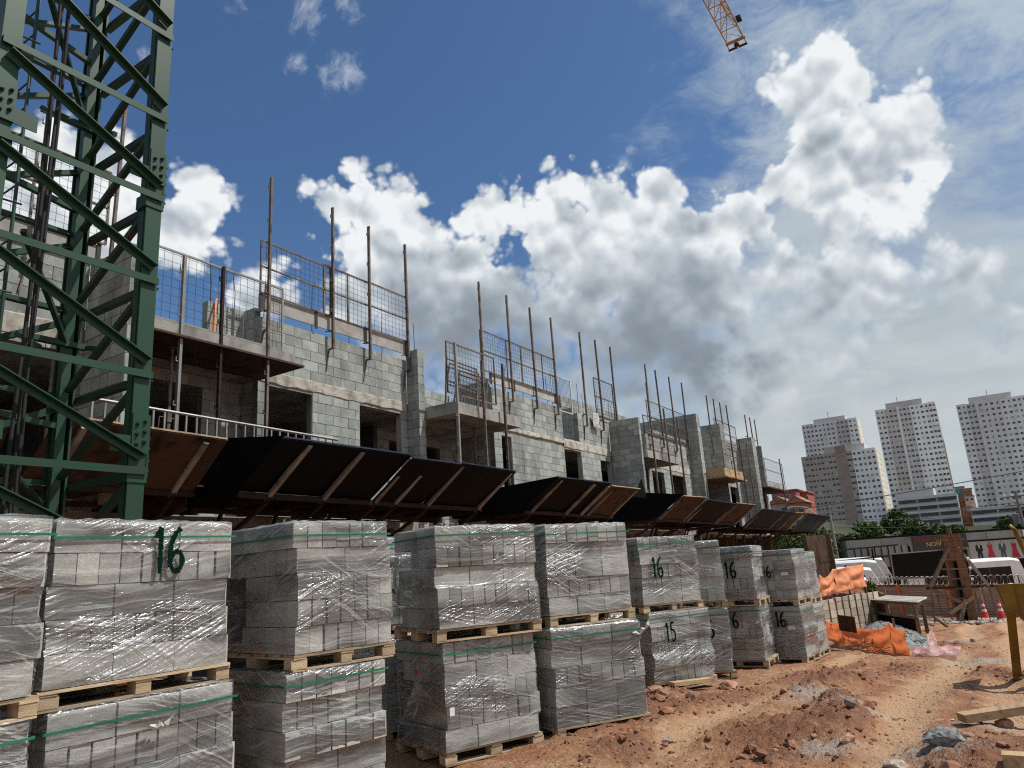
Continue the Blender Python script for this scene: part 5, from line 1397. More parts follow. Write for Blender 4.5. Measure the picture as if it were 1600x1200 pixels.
for k, z in enumerate((1.55, 1.95, 2.3)):
    MB(fo).tube([(CX-0.16, CYY-0.50, cg_+z), (CX-0.16, CYY-0.42, cg_+z)], 0.05, 8).build('wing_nut', M['white'], fc)
MB(fo).bar((CX-0.1, CYY+0.1, cg_+2.75), (CX-0.55, CYY+0.95, cg_+1.35), 0.12, 0.12).build('raking_prop', M['old_timber'], fc)
MB(fo).bar((CX-0.55, CYY+0.95, cg_+1.34), (CX-0.6, CYY+1.02, cg_+0.0), 0.07, 0.07).build('raking_prop', M['old_timber'], fc)
MB(fo).bar((CX-0.1, CYY-0.2, cg_+2.75), (CX+0.1, CYY-0.92, cg_+1.28), 0.10, 0.10).build('raking_prop', M['pale_steel'], fc)
MB(fo).bar((CX+0.1, CYY-0.92, cg_+1.28), (CX+0.15, CYY-1.0, cg_-0.02), 0.08, 0.08).build('raking_prop', M['old_timber'], fc)
MB(fo).bar((CX-0.5, CYY+1.1, cg_+1.30), (CX+0.25, CYY-1.3, cg_+1.26), 0.07, 0.08).build('tie_rail', M['brown_steel'], fc)
MB(fo).bar((CX-0.42, CYY+0.85, cg_+1.22), (CX-0.1, CYY-0.25, cg_+0.55), 0.09, 0.13).build('cross_brace', M['old_timber'], fc)
MB(fo).bar((CX-0.05, CYY-0.85, cg_+1.22), (CX-0.35, CYY+0.5, cg_+0.35), 0.09, 0.13).build('cross_brace', M['timber'], fc)
MB(fo).bar((CX-0.3, CYY+0.25, cg_-0.02), (CX-0.18, CYY-0.1, cg_+0.85), 0.14, 0.14).build('foot_timber', M['old_timber'], fc)
for k, dy in enumerate((0.75, 0.45, -0.2, -0.5, -0.75)):
    MB(fo).tube([(CX-0.25, CYY+dy, cg_-0.05), (CX-0.22, CYY+dy+0.05, cg_+1.45)], 0.018, 5).build('steel_rod', M['rusty'], fc)
# rubble strip at the foot of the fence
rb = MB((34, 2, zt(34))); hr = random.Random(12)
for k in range(320):
    x = hr.uniform(31.5, 35.5); y = hr.uniform(0.2, 4.2)
    rb.rock((x, y, zt(x)+0.03), hr.uniform(0.04, 0.13), hr, 0.6)
tag(rb.build('rubble', M['stone'], None, kind='stuff'), 'strip of broken pale rubble along the foot of the metal fence', 'rubble')
for k in range(10):
    x = hr.uniform(32, 35); y = hr.uniform(0.8, 3.8); a = hr.uniform(1.2, 2.2); l = hr.uniform(.5, 1.2)
    p = Vector((x, y, zt(x)+0.08)); d = Vector((math.cos(a), math.sin(a), hr.uniform(-.05, .15)))*l
    tag(MB(p).bar(p, p+d, 0.09, 0.03).build('scrap_plank', M['timber' if k % 2 else 'sheet_white'], None), 'scrap of %s board among the rubble around the formwork column' % ('tan' if k % 2 else 'whitish'), 'plank', 'scrap boards around the formwork column')

# ------------------------------------------------------------------ ribbed metal hoarding with razor wire
hd = thing('metal_hoarding', 'long fence of pinkish ribbed metal sheets with orange posts and faded red cap', 'fence', (42.0, 3.0, zt(42)))
HA, HB = Vector((43.4, 6.2, 0)), Vector((36.9, -2.2, 0))
ho = (42.0, 3.0, zt(42)); HLn = (HB-HA).length; HD = (HB-HA)/HLn; HN = Vector((-HD.y, HD.x, 0))
if HN.dot(Vector((-1, 0, 0))) < 0: HN = -HN
def hp(u, z, off=0.0):
    p = HA+HD*u+HN*off; return (p.x, p.y, z)
def htop(u): return -0.27
def hbot(u): p = HA+HD*u; return zt(p.x)-0.05
np_ = 8
for k in range(np_):
    u0, u1 = HLn*k/np_+0.01, HLn*(k+1)/np_-0.01
    m = MB(ho); ribs = 12
    for r in range(ribs):
        for e, (off0, off1) in enumerate(((0.0, 0.03), (0.03, 0.03), (0.03, 0.0), (0, 0))):
            f0 = (r+(0, .35, .5, .85)[e])/ribs; f1 = (r+(.35, .5, .85, 1)[e])/ribs
            za0 = htop(u0)+(hbot(u0)-htop(u0))*f0; za1 = htop(u0)+(hbot(u0)-htop(u0))*f1
            zb0 = htop(u1)+(hbot(u1)-htop(u1))*f0; zb1 = htop(u1)+(hbot(u1)-htop(u1))*f1
            m.quad(hp(u0, za1, off1), hp(u1, zb1, off1), hp(u1, zb0, off0), hp(u0, za0, off0))
    s = m.build('ribbed_sheet', M['hoarding'], hd); s.modifiers.new('thick', 'SOLIDIFY').thickness = 0.004
for u in (2.2, 5.0, 8.05):
    MB(ho).box((-0.07, -0.07, 0), (0.07, 0.07, 0)) if False else None
    p = hp(u, 0, 0.09)
    MB(ho).bar((p[0], p[1], hbot(u)), (p[0], p[1], htop(u)+0.02), 0.16, 0.05, up=HN).build('orange_post', M['orange_net'], hd)
MB(ho).bar(hp(0, htop(0)+0.02, 0.02), hp(HLn, htop(0)+0.02, 0.02), 0.09, 0.06).build('cap_rail', M['roof_tile'], hd)
for u in np.arange(0.4, HLn, 1.15):
    p = hp(float(u), 0, -0.05)
    MB(ho).bar((p[0], p[1], hbot(u)), (p[0], p[1], htop(u)+0.45), 0.05, 0.05).build('rear_post', M['rusty'], hd)
rz_ = MB(hp(0, 0)); 
pts = []
for k in range(int(HLn/0.30*14)):
    u = k/14*0.30; a = k/14*6.283
    p = hp(u, htop(u)+0.24+0.19*math.sin(a), 0.17*math.cos(a)); pts.append(p)
rz_.tube(pts, 0.011, 4)
tag(rz_.build('razor_wire', M['pale_steel'], None), 'coil of razor wire running along the top of the pinkish metal fence', 'razor wire')
# traffic cones
def cone(x, y, label):
    t = thing('traffic_cone', label, 'traffic cone', (x, y, zt(x)), group='red and white traffic cones')
    MB().box((-0.19, -0.19, 0), (0.19, 0.19, 0.03)).build('base', M['cone_red'], t)
    prof = [(0.15, 0.03), (0.118, 0.20), (0.10, 0.30), (0.082, 0.40), (0.065, 0.50), (0.05, 0.60), (0.03, 0.75)]
    for i in range(len(prof)-1):
        MB().lathe((0, 0, 0), [prof[i], prof[i+1]], 16).build('red_band' if i in (0, 1, 3, 5) else 'white_band', M['cone_red'] if i in (0, 1, 3, 5) else M['white'], t)
cone(36.2, 0.92, 'left red and white traffic cone in front of the metal fence'); cone(36.4, 0.36, 'right red and white traffic cone in front of the metal fence')
cone(37.0, -1.15, 'red traffic cone seen behind the yellow steel legs')
# yellow steel frame at the right edge
yf = thing('yellow_steel_hopper', 'worn yellow steel frame with sloping hopper plate on square legs, cut by the right edge', 'hopper', (11.9, 0.0, zt(11.9)))
yo = (11.9, 0.0, zt(11.9)); zg = zt(11.9)
MB(yo).prism([(11.52, y_, z_) for (y_, z_) in ((.096, 1.055), (.04, .74), (-.02, .70), (-.06, .69), (-.11, .61), (-.13, .42), (-.196, .2), (-.30, -.05), (-1.3, -.05), (-1.3, 1.055))], (0.03, 0, 0)).build('front_plate', M['yellow'], yf)
MB(yo).prism([(11.551, 0.094, 1.049), (12.4, 0.12, 1.05), (12.4, 0.0, 0.72), (11.551, 0.03, 0.75)], (0, 0.02, 0)).build('side_plate', M['yellow'], yf)
MB(yo).bar((11.515, -0.10, 0.66), (11.515, -0.10, 1.05), 0.012, 0.03).build('weld_seam', M['yellow'], yf)
MB(yo).bar((11.56, 0.12, 1.06), (11.56, -1.3, 1.06), 0.09, 0.02).build('top_flange', M['yellow'], yf)
MB(yo).bar((12.2, 0.10, zg+0.0), (11.62, 0.0, 0.80), 0.10, 0.085, up=(1, 0, 0)).build('leg', M['yellow'], yf)
MB(yo).bar((12.3, -1.1, zg+0.0), (11.8, -1.1, 0.8), 0.10, 0.09, up=(1, 0, 0)).build('leg', M['yellow'], yf)
MB(yo).bar((12.1, 0.02, zg+0.14), (12.1, -1.1, zg+0.14), 0.02, 0.02).build('tie_rod', M['rusty'], yf)
MB(yo).prism([(11.72, -0.14, 0.60), (11.72, -0.34, 0.36), (11.9, -0.36, -0.05), (11.95, -0.18, 0.0)], (0.02, 0, 0)).build('chute_plate', M['yellow'], yf)
tag(MB((24.7, -0.5, 1.5)).tube([(24.7, -0.40, 2.0), (24.7, -0.50, 1.86), (24.72, -0.56, 1.55), (24.75, -0.62, 1.2), (24.8, -0.9, 1.0)], 0.06, 8).build('yellow_boom', M['yellow'], None, smooth=True), 'curved yellow machine boom poking in at the right edge above the bus', 'machine boom')
tag(MB((35.2, -0.35, zt(35))).bar((35.2, -0.30, zt(35)), (34.9, -0.18, zt(35)+1.35), 0.16, 0.05).build('white_board', M['white'], None), 'narrow white board leaning behind the yellow steel leg', 'board')

# ------------------------------------------------------------------ loose timber and stones near the viewer
def plank(p, q, w, h, mt, label, name='timber_plank'):
    p = Vector(p); q = Vector(q)
    tag(MB(p).bar(p, q, w, h).build(name, M[mt], None), label, 'timber')
plank((8.15, 0.56, 0.085), (8.75, -0.55, 0.20), 0.15, 0.07, 'timber', 'thick tan timber plank lying at the lower right edge, tip towards the road')
plank((7.55, -0.05, 0.10), (6.9, -0.5, 0.10), 0.14, 0.10, 'old_timber', 'dark weathered timber block under the tan plank at the lower right')
plank((7.65, 0.10, 0.03), (7.25, 0.42, 0.05), 0.08, 0.05, 'old_timber', 'dark splintered stick at the lower right below the tan plank')
plank((6.55, 0.16, -0.12), (6.55, 0.16, 0.17), 0.17, 0.13, 'timber', 'short upright timber offcut in the bottom right corner', 'timber_offcut')
plank((10.0, 4.05, zt(10)+0.11), (10.62, 3.70, zt(10.6)+0.12), 0.14, 0.05, 'timber', 'short pale plank on the ground by the stack with red stones', 'timber_plank')
plank((8.4, 3.15, 0.03), (8.75, 3.35, 0.03), 0.10, 0.03, 'red_timber', 'little reddish board on the ground in front of the shiny stack', 'timber_offcut')
plank((12.4, 2.95, zt(12.4)+0.03), (12.75, 2.75, zt(12.7)+0.03), 0.10, 0.03, 'old_timber', 'small dark board lying alone on the road', 'timber_offcut')
gr_ = random.Random(19)
def boulder(x, y, r, mt, label, flat=0.7, name='broken_stone'):
    z = gz(x, y)+r*0.30*flat
    b = MB((x, y, z))
    b.rock((x, y, z), r, gr_, flat)
    o = b.build(name, M[mt], None)
    md = o.modifiers.new('sub', 'SUBSURF'); md.levels = 1; md.render_levels = 2; md.subdivision_type = 'SIMPLE'
    tx = bpy.data.textures.get('chip') or bpy.data.textures.new('chip', 'VORONOI'); tx.noise_scale = 0.06
    dm = o.modifiers.new('chip', 'DISPLACE'); dm.texture = tx; dm.strength = r*0.28; dm.texture_coords = 'LOCAL'
    tag(o, label, 'stone')
boulder(8.95, 3.86, 0.15, 'redstone', 'pale red broken stone at the foot of the shiny stack, the largest there')
boulder(8.75, 3.66, 0.12, 'redstone', 'flat dark red brick piece in front of the pale red stone', 0.5)
boulder(10.75, 3.52, 0.13, 'redstone', 'red broken stone leaning on the pallet with the pale plank')
boulder(9.45, 3.72, 0.06, 'stone', 'small white lump between the red stones')
boulder(7.05, 1.35, 0.085, 'redstone', 'flat pinkish stone on the road close to the viewer', 0.55)
boulder(7.95, 1.45, 0.07, 'stone', 'whitish grey stone on the dug soil in the middle of the road', 0.6)
boulder(8.2, 1.75, 0.05, 'stone', 'small grey stone behind the whitish one on the road')
boulder(6.95, 0.62, 0.17, 'gravel', 'large grey flat stone at the bottom right near the timber offcut', 0.5)
boulder(6.65, 0.95, 0.10, 'stone', 'grey white stone at the bottom edge beside the large grey stone', 0.5)
boulder(7.5, 0.5, 0.07, 'redstone', 'reddish stone below the tip of the tan plank', 0.5)
boulder(6.9, 2.9, 0.05, 'stone', 'small white stone beside the tread marks on the road', 0.6)
boulder(9.3, 2.5, 0.045, 'redstone', 'small dark red stone alone on the packed road', 0.7)
boulder(8.3, 0.25, 0.08, 'redstone', 'dark clod of soil behind the tan plank', 0.7)
boulder(20.3, 0.85, 0.09, 'stone', 'grey stone on the road right of the gravel pile')
# pebbles and clods
pb = MB((8, 2, 0)); pc = MB((8, 2, 0))
pxy = []
for k in range(6000):
    t_ = gr_.random()
    x = 5.2+14*t_**1.5; y = gr_.uniform(-1.2, 4.0)
    pxy.append((x, y))
ar = np.array(pxy); hh, dg = ground_relief(ar[:, 0], ar[:, 1]); zz = ztn(ar[:, 0], ar[:, 1])+hh
for k, (x, y) in enumerate(pxy):
    r = min(0.035, 0.0055*math.exp(gr_.gauss(0.1, 0.6)))
    if dg[k] > 0.22: r = min(0.085, r*(1.6 if gr_.random() < 0.7 else 3.2))
    (pc if (dg[k] > 0.2 or gr_.random() < 0.62) else pb).rock((x, y, zz[k]+r*0.15), r, gr_, 0.75)
pb.build('pebbles', M['stone'], None, kind='stuff', label='small pale pebbles scattered over the dirt road', category='pebbles')
M['clod'] = simple('soil_clod', (0.28, 0.135, 0.08), 0.97, var=0.35, scale=8, bmp=0.6, per=0.35)
pc.build('soil_clods', M['clod'], None, kind='stuff', label='small reddish soil clods scattered over the dirt road', category='clods')

# ------------------------------------------------------------------ street beyond the fence
def vehicle(name, label, cat, loc, rz, L, W, H, body='white', rr=0.35, nose=0.25, win=True, bus=True):
    t = thing(name, label, cat, loc, rz)
    # body section along x with rounded front; roof rounded
    P = []; prof = [(0.0, 0.35), (0.0, 0.9), (0.05, H*0.62), (0.20+nose*0.5, H-0.10), (0.55+nose, H)]
    m = MB(); n_ = 10
    xs_ = [(L/2-p[0], p[1]) for p in prof]
    out = [(-L/2, 0.35)]+[(-L/2, H-0.25), (-L/2+0.15, H-0.06), (-L/2+0.4, H)]+[(x, z) for x, z in reversed(xs_)]
    ring = []
    for yy, sc in ((-W/2, 0.0), (-W/2, 0.0), (-W/2+0.22, 1.0), (W/2-0.22, 1.0), (W/2, 0.0)):
        ring.append((yy, sc))
    layers = [(-W/2+0.02, -0.16), (-W/2+0.09, -0.06), (-W/2+0.26, 0.0), (W/2-0.26, 0.0), (W/2-0.09, -0.06), (W/2-0.02, -0.16)]
    V = []
    for (yy, dz) in layers:
        for (x, z) in out:
            V.append((x*(1 if dz == 0 else 0.995), yy, z+(dz if z > H*0.6 else 0)))
    k = len(out); F = []
    for a in range(len(layers)-1):
        for i in range(k):
            j = (i+1) % k
            F.append((a*k+i, a*k+j, (a+1)*k+j, (a+1)*k+i))
    F.append(tuple(range(k))); F.append(tuple((len(layers)-1)*k+i for i in range(k-1, -1, -1)))
    m._add(V, F); m.build('body', M[body], t, smooth=False)
    # side windows, windscreen
    zb, ztop = H*0.44, H*0.82
    nw = max(2, int(L/1.5)); ww = (L-1.3)/nw
    for sd in (-1, 1):
        for i in range(nw):
            x0 = -L/2+0.35+i*ww
            MB().box((x0+0.004, sd*(W/2-0.028)-0.012, zb), (x0+ww-0.006, sd*(W/2-0.028)+0.022*(1 if sd > 0 else 1), ztop)).build('side_window', M['glass_dark'], t)
    x1 = L/2-0.05; x2 = L/2-0.20-nose*0.5
    MB().slab([(x1+0.012, -W/2+0.14, H*0.50), (x1+0.012, W/2-0.14, H*0.50), (x2+0.06, W/2-0.24, H-0.20), (x2+0.06, -W/2+0.24, H-0.20)], 0.02).build('windscreen', M['glass_dark'], t)
    for sd in (-1, 1):
        MB().bar((L/2-0.15, sd*(W/2-0.02), H*0.66), (L/2+0.12, sd*(W/2+0.14), H*0.68), 0.03, 0.03).box((L/2+0.06, sd*(W/2+0.14)-0.07, H*0.50), (L/2+0.13, sd*(W/2+0.14)+0.07, H*0.66)).build('mirror', M['tyre'], t)
        MB().box((L/2-0.06, sd*(W/2-0.42)-0.16, 0.72), (L/2+0.012, sd*(W/2-0.42)+0.16, 0.90)).build('headlight', M['pale_steel'], t)
        for xw in (L/2-1.0, -L/2+1.2):
            w_ = MB(); 
            pts = [(xw, sd*(W/2-0.24), rr), (xw, sd*(W/2-0.01), rr)]
            w_.tube(pts, rr, 18).build('wheel', M['tyre'], t)
    return t
SZ = zt(48)
vehicle('minibus', 'white minibus with dark side windows parked behind the metal fence at the right', 'minibus', (53.0, 2.05, SZ-0.15), R_(-56), 6.6, 2.1, 2.78)
vehicle('parked_car', 'pale car nose peeping out in front of the white minibus at the right edge', 'car', (57.0, -2.9, SZ-0.1), R_(-62), 4.2, 1.75, 1.55, nose=1.0, rr=0.3)
for k, (x, y, l, h, lab) in enumerate(((44.8, 9.2, 6.5, 2.35, 'white van roof nearest behind the orange netting'), (48.5, 9.6, 7.0, 2.75, 'second white van roof behind the orange netting'), (52.5, 10.0, 7.5, 3.1, 'white bus roof behind two vans, left of the black panel'), (56.5, 10.8, 9.0, 3.2, 'farthest white bus roof left of the black panel'))):
    vehicle('parked_van', lab, 'van', (x, y, SZ-0.1), R_(-62), l, 2.1, h, nose=0.6)
    tag(MB((x, y, SZ+h-0.08)).box((x-0.55, y-0.45, SZ+h-0.11), (x+0.35, y+0.35, SZ+h+0.09)).build('roof_unit', M['sheet_white'], None), 'pale roof unit on the %s' % lab, 'roof unit')
# black framed panel
bp = thing('black_panel_board', 'large black panel board in a thin pale frame behind the razor wire', 'panel board', (47.0, 3.0, SZ))
po = (47.0, 3.0, SZ)
q = [Vector((46.10, 5.06, -0.10)), Vector((48.37, 1.54, -0.15)), Vector((48.12, 1.38, 1.31)), Vector((45.85, 5.00, 1.25))]
MB(po).slab([tuple(p) for p in q], 0.05).build('panel', M['black_panel'], bp)
f = MB(po)
for i in range(4): f.bar(q[i]+Vector((-.05, -.03, 0)), q[(i+1) % 4]+Vector((-.05, -.03, 0)), 0.07, 0.06)
f.build('frame', M['pale_steel'], bp)
for u in (0.15, 0.85):
    p = q[0].lerp(q[1], u); MB(po).bar((p.x+.1, p.y+.06, SZ-0.2), (p.x+.1, p.y+.06, 1.2), 0.10, 0.10).build('leg', M['rusty'], bp)
# bridal shop row
shp = thing('shop_building', 'long low grey shop building with dark sign band and posters of dresses and suits', 'shop', (64, 3.0, SZ))
so2 = (64, 3.0, SZ)
SA, SB = Vector((61.5, 9.6, 0)), Vector((69.2, -4.0, 0)); SL = (SB-SA).length; SD = (SB-SA)/SL; SN = Vector((SD.y, -SD.x, 0))
if SN.x > 0: SN = -SN
def sp(u, z, off=0): p = SA+SD*u+SN*off; return (p.x, p.y, z)
def sbox(name, u0, u1, z0, z1, o0, o1, mt, parent=shp):
    a, b_, c, d = sp(u0, z0, o0), sp(u1, z0, o0), sp(u1, z0, o1), sp(u0, z0, o1)
    return MB(so2).prism([a, b_, c, d], (0, 0, z1-z0)).build(name, M[mt], parent)
sbox('wall', 0, SL, SZ-0.3, 2.32, -4.0, 0, 'shop_wall')
sbox('parapet_cap', -0.1, SL+0.1, 2.33, 2.45, -4.1, 0.08, 'black_panel')
for k in range(6): sbox('cladding_panel', 0.05+k*SL/6, (k+1)*SL/6-0.05, 1.75, 2.30, 0.002, 0.05, 'shop_wall')
sbox('sign_board', 4.9, 8.9, 1.15, 2.28, 0.053, 0.14, 'sign_dark')
sbox('fascia_board', 0, 4.8, 0.95, 1.05, 0.003, 0.10, 'black_panel'); sbox('fascia_board', 9.0, SL, 1.64, 1.73, 0.003, 0.10, 'black_panel')
sbox('shop_front', 0, SL, SZ-0.3, 0.18, 0.003, 0.06, 'black_panel')
sbox('poster_board', 9.0, 12.9, 0.22, 1.62, 0.003, 0.04, 'poster_bg')
sbox('white_poster', 13.1, 14.6, 0.9, 2.25, 0.051, 0.09, 'white'); 
for k in range(10): sbox('mullion', 0.5+k*0.5, 0.56+k*0.5, 0.2, 1.7, 0.06, 0.11, 'black_panel')
def fig(u, kind, mt, z0=0.30, h=1.18):
    sh_ = {'suit': [(-.20, .0), (-.06, 0), (0, .45), (.06, 0), (.20, 0), (.17, .5), (.27, .52), (.25, .86), (.10, .93), (-.10, .93), (-.25, .86), (-.27, .52), (-.17, .5)],
           'dress': [(-.30, 0), (.34, 0), (.16, .55), (.22, .85), (.09, .93), (-.09, .93), (-.2, .85), (-.14, .55)]}[kind]
    P = [sp(u+x*0.95, z0+y*h, 0.042) for x, y in sh_]
    MB(so2).prism(P, tuple(SN*0.012)).build('figure_print', M[mt], shp)
    P = [sp(u+0.085*math.cos(a), z0+h*1.0+0.10*math.sin(a), 0.042) for a in np.linspace(0, 5.7, 9)]
    MB(so2).prism(P, tuple(SN*0.012)).build('head_print', M['skin_print'], shp)
    if kind == 'suit': MB(so2).prism([sp(u+x*0.95, z0+y*h, 0.056) for x, y in ((-.07, .92), (0, .62), (.07, .92))], tuple(SN*0.006)).build('shirt_print', M['white'], shp)
    else: MB(so2).prism([sp(u+x*0.95, z0+y*h, 0.056) for x, y in ((-.19, .86), (-.17, .92), (.17, .92), (.19, .86))], tuple(SN*0.006)).build('shoulder_print', M['skin_print'], shp)
fig(9.7, 'suit', 'black_print'); fig(10.5, 'dress', 'red_print'); fig(11.4, 'suit', 'teal_print'); fig(12.25, 'dress', 'red_print')
def sign_text(txt, u, z, size, mt, shear=0.0, name='sign_lettering'):
    cu = bpy.data.curves.new(name, 'FONT'); cu.body = txt; cu.size = size; cu.extrude = 0.012; cu.shear = shear; cu.resolution_u = 2
    o = bpy.data.objects.new(name, cu); col.objects.link(o)
    dg_ = bpy.context.evaluated_depsgraph_get(); me = bpy.data.meshes.new_from_object(o.evaluated_get(dg_))
    bpy.data.objects.remove(o)
    q_ = bpy.data.objects.new(name, me); col.objects.link(q_); me.materials.clear(); me.materials.append(M[mt])
    q_.parent = shp
    X = SD; Z = Vector((0, 0, 1)); Yv = Z.cross(X)
    mt_ = Matrix((X, Z, X.cross(Z))).transposed().to_4x4()
    p = sp(u, z, 0.155); mt_.translation = Vector(p)-Vector(so2)
    q_.matrix_local = mt_
sign_text('Di Luana', 5.0, 1.93, 0.46, 'red_print', 0.3)
sign_text('NOIVAS', 5.85, 1.48, 0.46, 'gold_print', 0.0)
# steel canopy frame in front of the shop
cf = thing('canopy_frame', 'thin dark steel roof frame in front of the shop, left of the black panel', 'frame', (58, 9, SZ))
for (a, b_) in (((53, 9.5, 0.9), (56.5, 4.6, 1.15)), ((56.5, 12, 1.55), (60, 6, 1.75))):
    MB((58, 9, SZ)).bar(a, b_, 0.35, 0.10).build('roof_beam', M['brown_steel'], cf)
for (x, y) in ((53.2, 9.3), (54.8, 7.0), (56.3, 4.9), (57.5, 10.3), (59.0, 7.8)):
    MB((58, 9, SZ)).bar((x, y, SZ-0.1), (x, y, 1.6), 0.09, 0.09).build('frame_post', M['black_panel'], cf)
# brown plywood gate panel between dark posts
pg = thing('plywood_gate', 'tall brown plywood sheet between two dark posts behind the last stack', 'gate', (28.2, 5.35, -1.0))
go = (28.2, 5.35, -1.0)
MB(go).slab([(28.38, 5.62, 0.2), (28.7, 5.02, 0.2), (28.4, 5.02, 2.17), (28.05, 5.66, 2.2)], 0.03).build('ply_sheet', M['brown_ply2'] if 'brown_ply2' in M else M['old_timber'], pg)
MB(go).bar((28.40, 5.66, -1.2), (28.0, 5.70, 2.25), 0.14, 0.12).build('post', M['bark'], pg)
MB(go).bar((28.72, 4.96, -1.2), (28.40, 4.97, 2.22), 0.14, 0.12).build('post', M['bark'], pg)
MB(go).bar((28.20, 5.65, 1.25), (28.52, 5.0, 1.25), 0.03, 0.04).build('batten', M['bark'], pg)
MB(go).bar((28.36, 5.30, 0.3), (28.22, 5.33, 2.12), 0.02, 0.03).build('batten', M['timber'], pg)

# ------------------------------------------------------------------ trees
def tree(x, y, z, h, r, label, seed, mt='leaf', nleaf=2600, cat='tree', trunk=True, name='tree', ls=0.16, crown_base=0.3):
    rg = random.Random(seed); t = thing(name, label, cat, (x, y, z))
    cl = []
    if trunk:
        tk = MB(); tk.tube([(0, 0, -0.3), (0.03*r, 0.02*r, h*0.3), (0.08*r, -0.05*r, h*0.6)], [0.05*h**0.7, 0.038*h**0.7, 0.02*h**0.7], 8)
        for k in range(7):
            a = rg.uniform(0, 6.28); z0 = h*rg.uniform(0.22, 0.55); e = Vector((math.cos(a)*r*0.75, math.sin(a)*r*0.75, z0+h*rg.uniform(0.12, 0.35)))
            tk.tube([(0, 0, z0), (e.x*0.5, e.y*0.5, z0+(e.z-z0)*0.35), tuple(e)], [0.02*h**0.7, 0.014*h**0.7, 0.006*h**0.7], 5)
        tk.build('trunk', M['bark'], t)
    for k in range(26):
        a = rg.uniform(0, 6.28); rr_ = r*rg.random()**0.5*0.85; zz_ = h*(crown_base+(0.97-crown_base)*rg.random()**0.8)
        f = 1-0.75*((zz_/h-crown_base)/(1.0-crown_base))**2
        cl.append((rr_*f*math.cos(a), rr_*f*math.sin(a), zz_, r*rg.uniform(0.18, 0.36)))
    m = MB()
    for k in range(nleaf):
        c = rg.choice(cl)
        v = Vector((rg.gauss(0, 1), rg.gauss(0, 1), rg.gauss(0, 0.8)))
        v = v.normalized()*c[3]*rg.random()**0.35
        p = Vector(c[:3])+v
        d = Vector((rg.gauss(0, 1), rg.gauss(0, 1), rg.gauss(0, 0.6))).normalized(); e = d.cross(Vector((rg.gauss(0, 1), rg.gauss(0, 1), rg.gauss(0, 1)))).normalized()
        s_ = ls*rg.uniform(0.6, 1.3)
        m._add([p-d*s_, p+e*s_*0.5, p+d*s_, p-e*s_*0.5], [(0, 1, 2, 3)])
    m.build('crown', M[mt], t)
    return t
tree(58, 12.9, SZ, 5.6, 3.2, 'broad green tree between the last stack and the shop, below the brown tower', 1, nleaf=5200, ls=0.22)
tree(62, 11.6, SZ, 4.3, 2.5, 'smaller green tree right of the broad one, behind the streetlamp', 2, nleaf=3600, ls=0.2)
tree(52, 15.2, SZ, 4.4, 2.2, 'dark tree partly hidden by the end of the last platform lip', 3, 'leaf_dark', nleaf=3000, ls=0.2)
tree(27.3, 3.75, -0.10, 0.62, 0.34, 'small bright green bush at the right end of the retaining wall', 4, 'leaf', nleaf=1100, cat='bush', trunk=False, name='bush', ls=0.045, crown_base=0.1)
for k, (px_, py_, pz_, h_, r_, lab) in enumerate(((250, 19.5, 2.0, 7, 6, 'green tree at the foot of the white tower block'), (255, 13.5, 1.5, 5.0, 4.5, 'green shrubby tree before the left end of the parking block'), (240, 8.5, 1.2, 4.8, 3.0, 'small tree before the middle of the parking block'),
                                                 (200, -3.0, 0.5, 5.5, 4, 'green tree at the right edge below the second parking block'), (215, -7.5, 1.0, 6.5, 5, 'green tree at the far right edge above the white poster'), (260, 25, 3.2, 9, 6, 'dark tree left of the white tower block foot'), (120, 22.0, -1.8, 6.0, 4.5, 'leafy tree behind the plywood gate below the hill houses'), (115, 17.0, -2.0, 5.5, 4.0, 'leafy tree left of the broad tree, below the brown tower'), (230, 30, 1.5, 7, 6, 'wide tree below the brown part of the brown and white tower'))):
    tree(px_, py_, pz_, h_, r_, lab, 20+k, 'leaf_dark' if k % 2 else 'leaf', nleaf=1500, ls=0.55)

# ------------------------------------------------------------------ distant tower blocks
def tower(label, name, loc, W, Dp, H, zones, rows, fl, body='tw_white', roof=None, ant=None, side='tw_cream', side_win=2, z0=0, extra=None):
    """facade faces -X; local y runs left (+) to right (0). zones: (y0, y1, material, proud, columns)"""
    t = thing(name, label, 'tower block', loc)
    MB().box((0, 0, z0-12), (Dp, W, H)).build('body', M[body], t)
    wm = MB(); fm = MB()
    for (y0, y1, mt, pr, cols_) in zones:
        MB().box((-pr, y0, z0-11), (-0.01, y1, H+0.25*(pr > 0.4))).build('facade_strip', M[mt], t)
        for c in range(cols_):
            yc = y0+(y1-y0)*(c+0.5)/cols_
            for r in range(rows):
                zc = H-1.6-r*fl
                w = 0.62 if (c % 3 != 2) else 0.42
                if (c*7+r*13) % 23 == 0: w *= 0.55
                fm.box((-pr-0.06, yc-w-0.09, zc-0.72), (-pr+0.01, yc+w+0.09, zc-0.60))
                wm.box((-pr-0.035, yc-w, zc-0.60), (-pr+0.02, yc+w, zc+0.55))
    wm.build('windows', M['win'], t, kind='stuff'); fm.build('window_sills', M['tw_white'], t, kind='stuff')
    sw = MB(); MB().box((0.02, -0.25, z0-11), (Dp-0.02, -0.01, H-0.3)).build('side_wall', M[side], t)
    for c in range(side_win):
        xc = Dp*(c+0.5)/side_win
        for r in range(rows): sw.box((xc-0.45, -0.285, H-1.6-r*fl-0.5), (xc+0.45, -0.24, H-1.6-r*fl+0.4))
    sw.build('side_windows', M['win'], t, kind='stuff')
    if roof: MB().box((1.2, roof[0], H-0.2), (Dp-1.0, roof[1], H+roof[2])).build('roof_box', M['tw_grey'], t)
    if ant: MB().bar((3, ant[0], H), (3, ant[0], H+ant[1]), 0.25, 0.25).build('antenna', M['wire'], t)
    return t
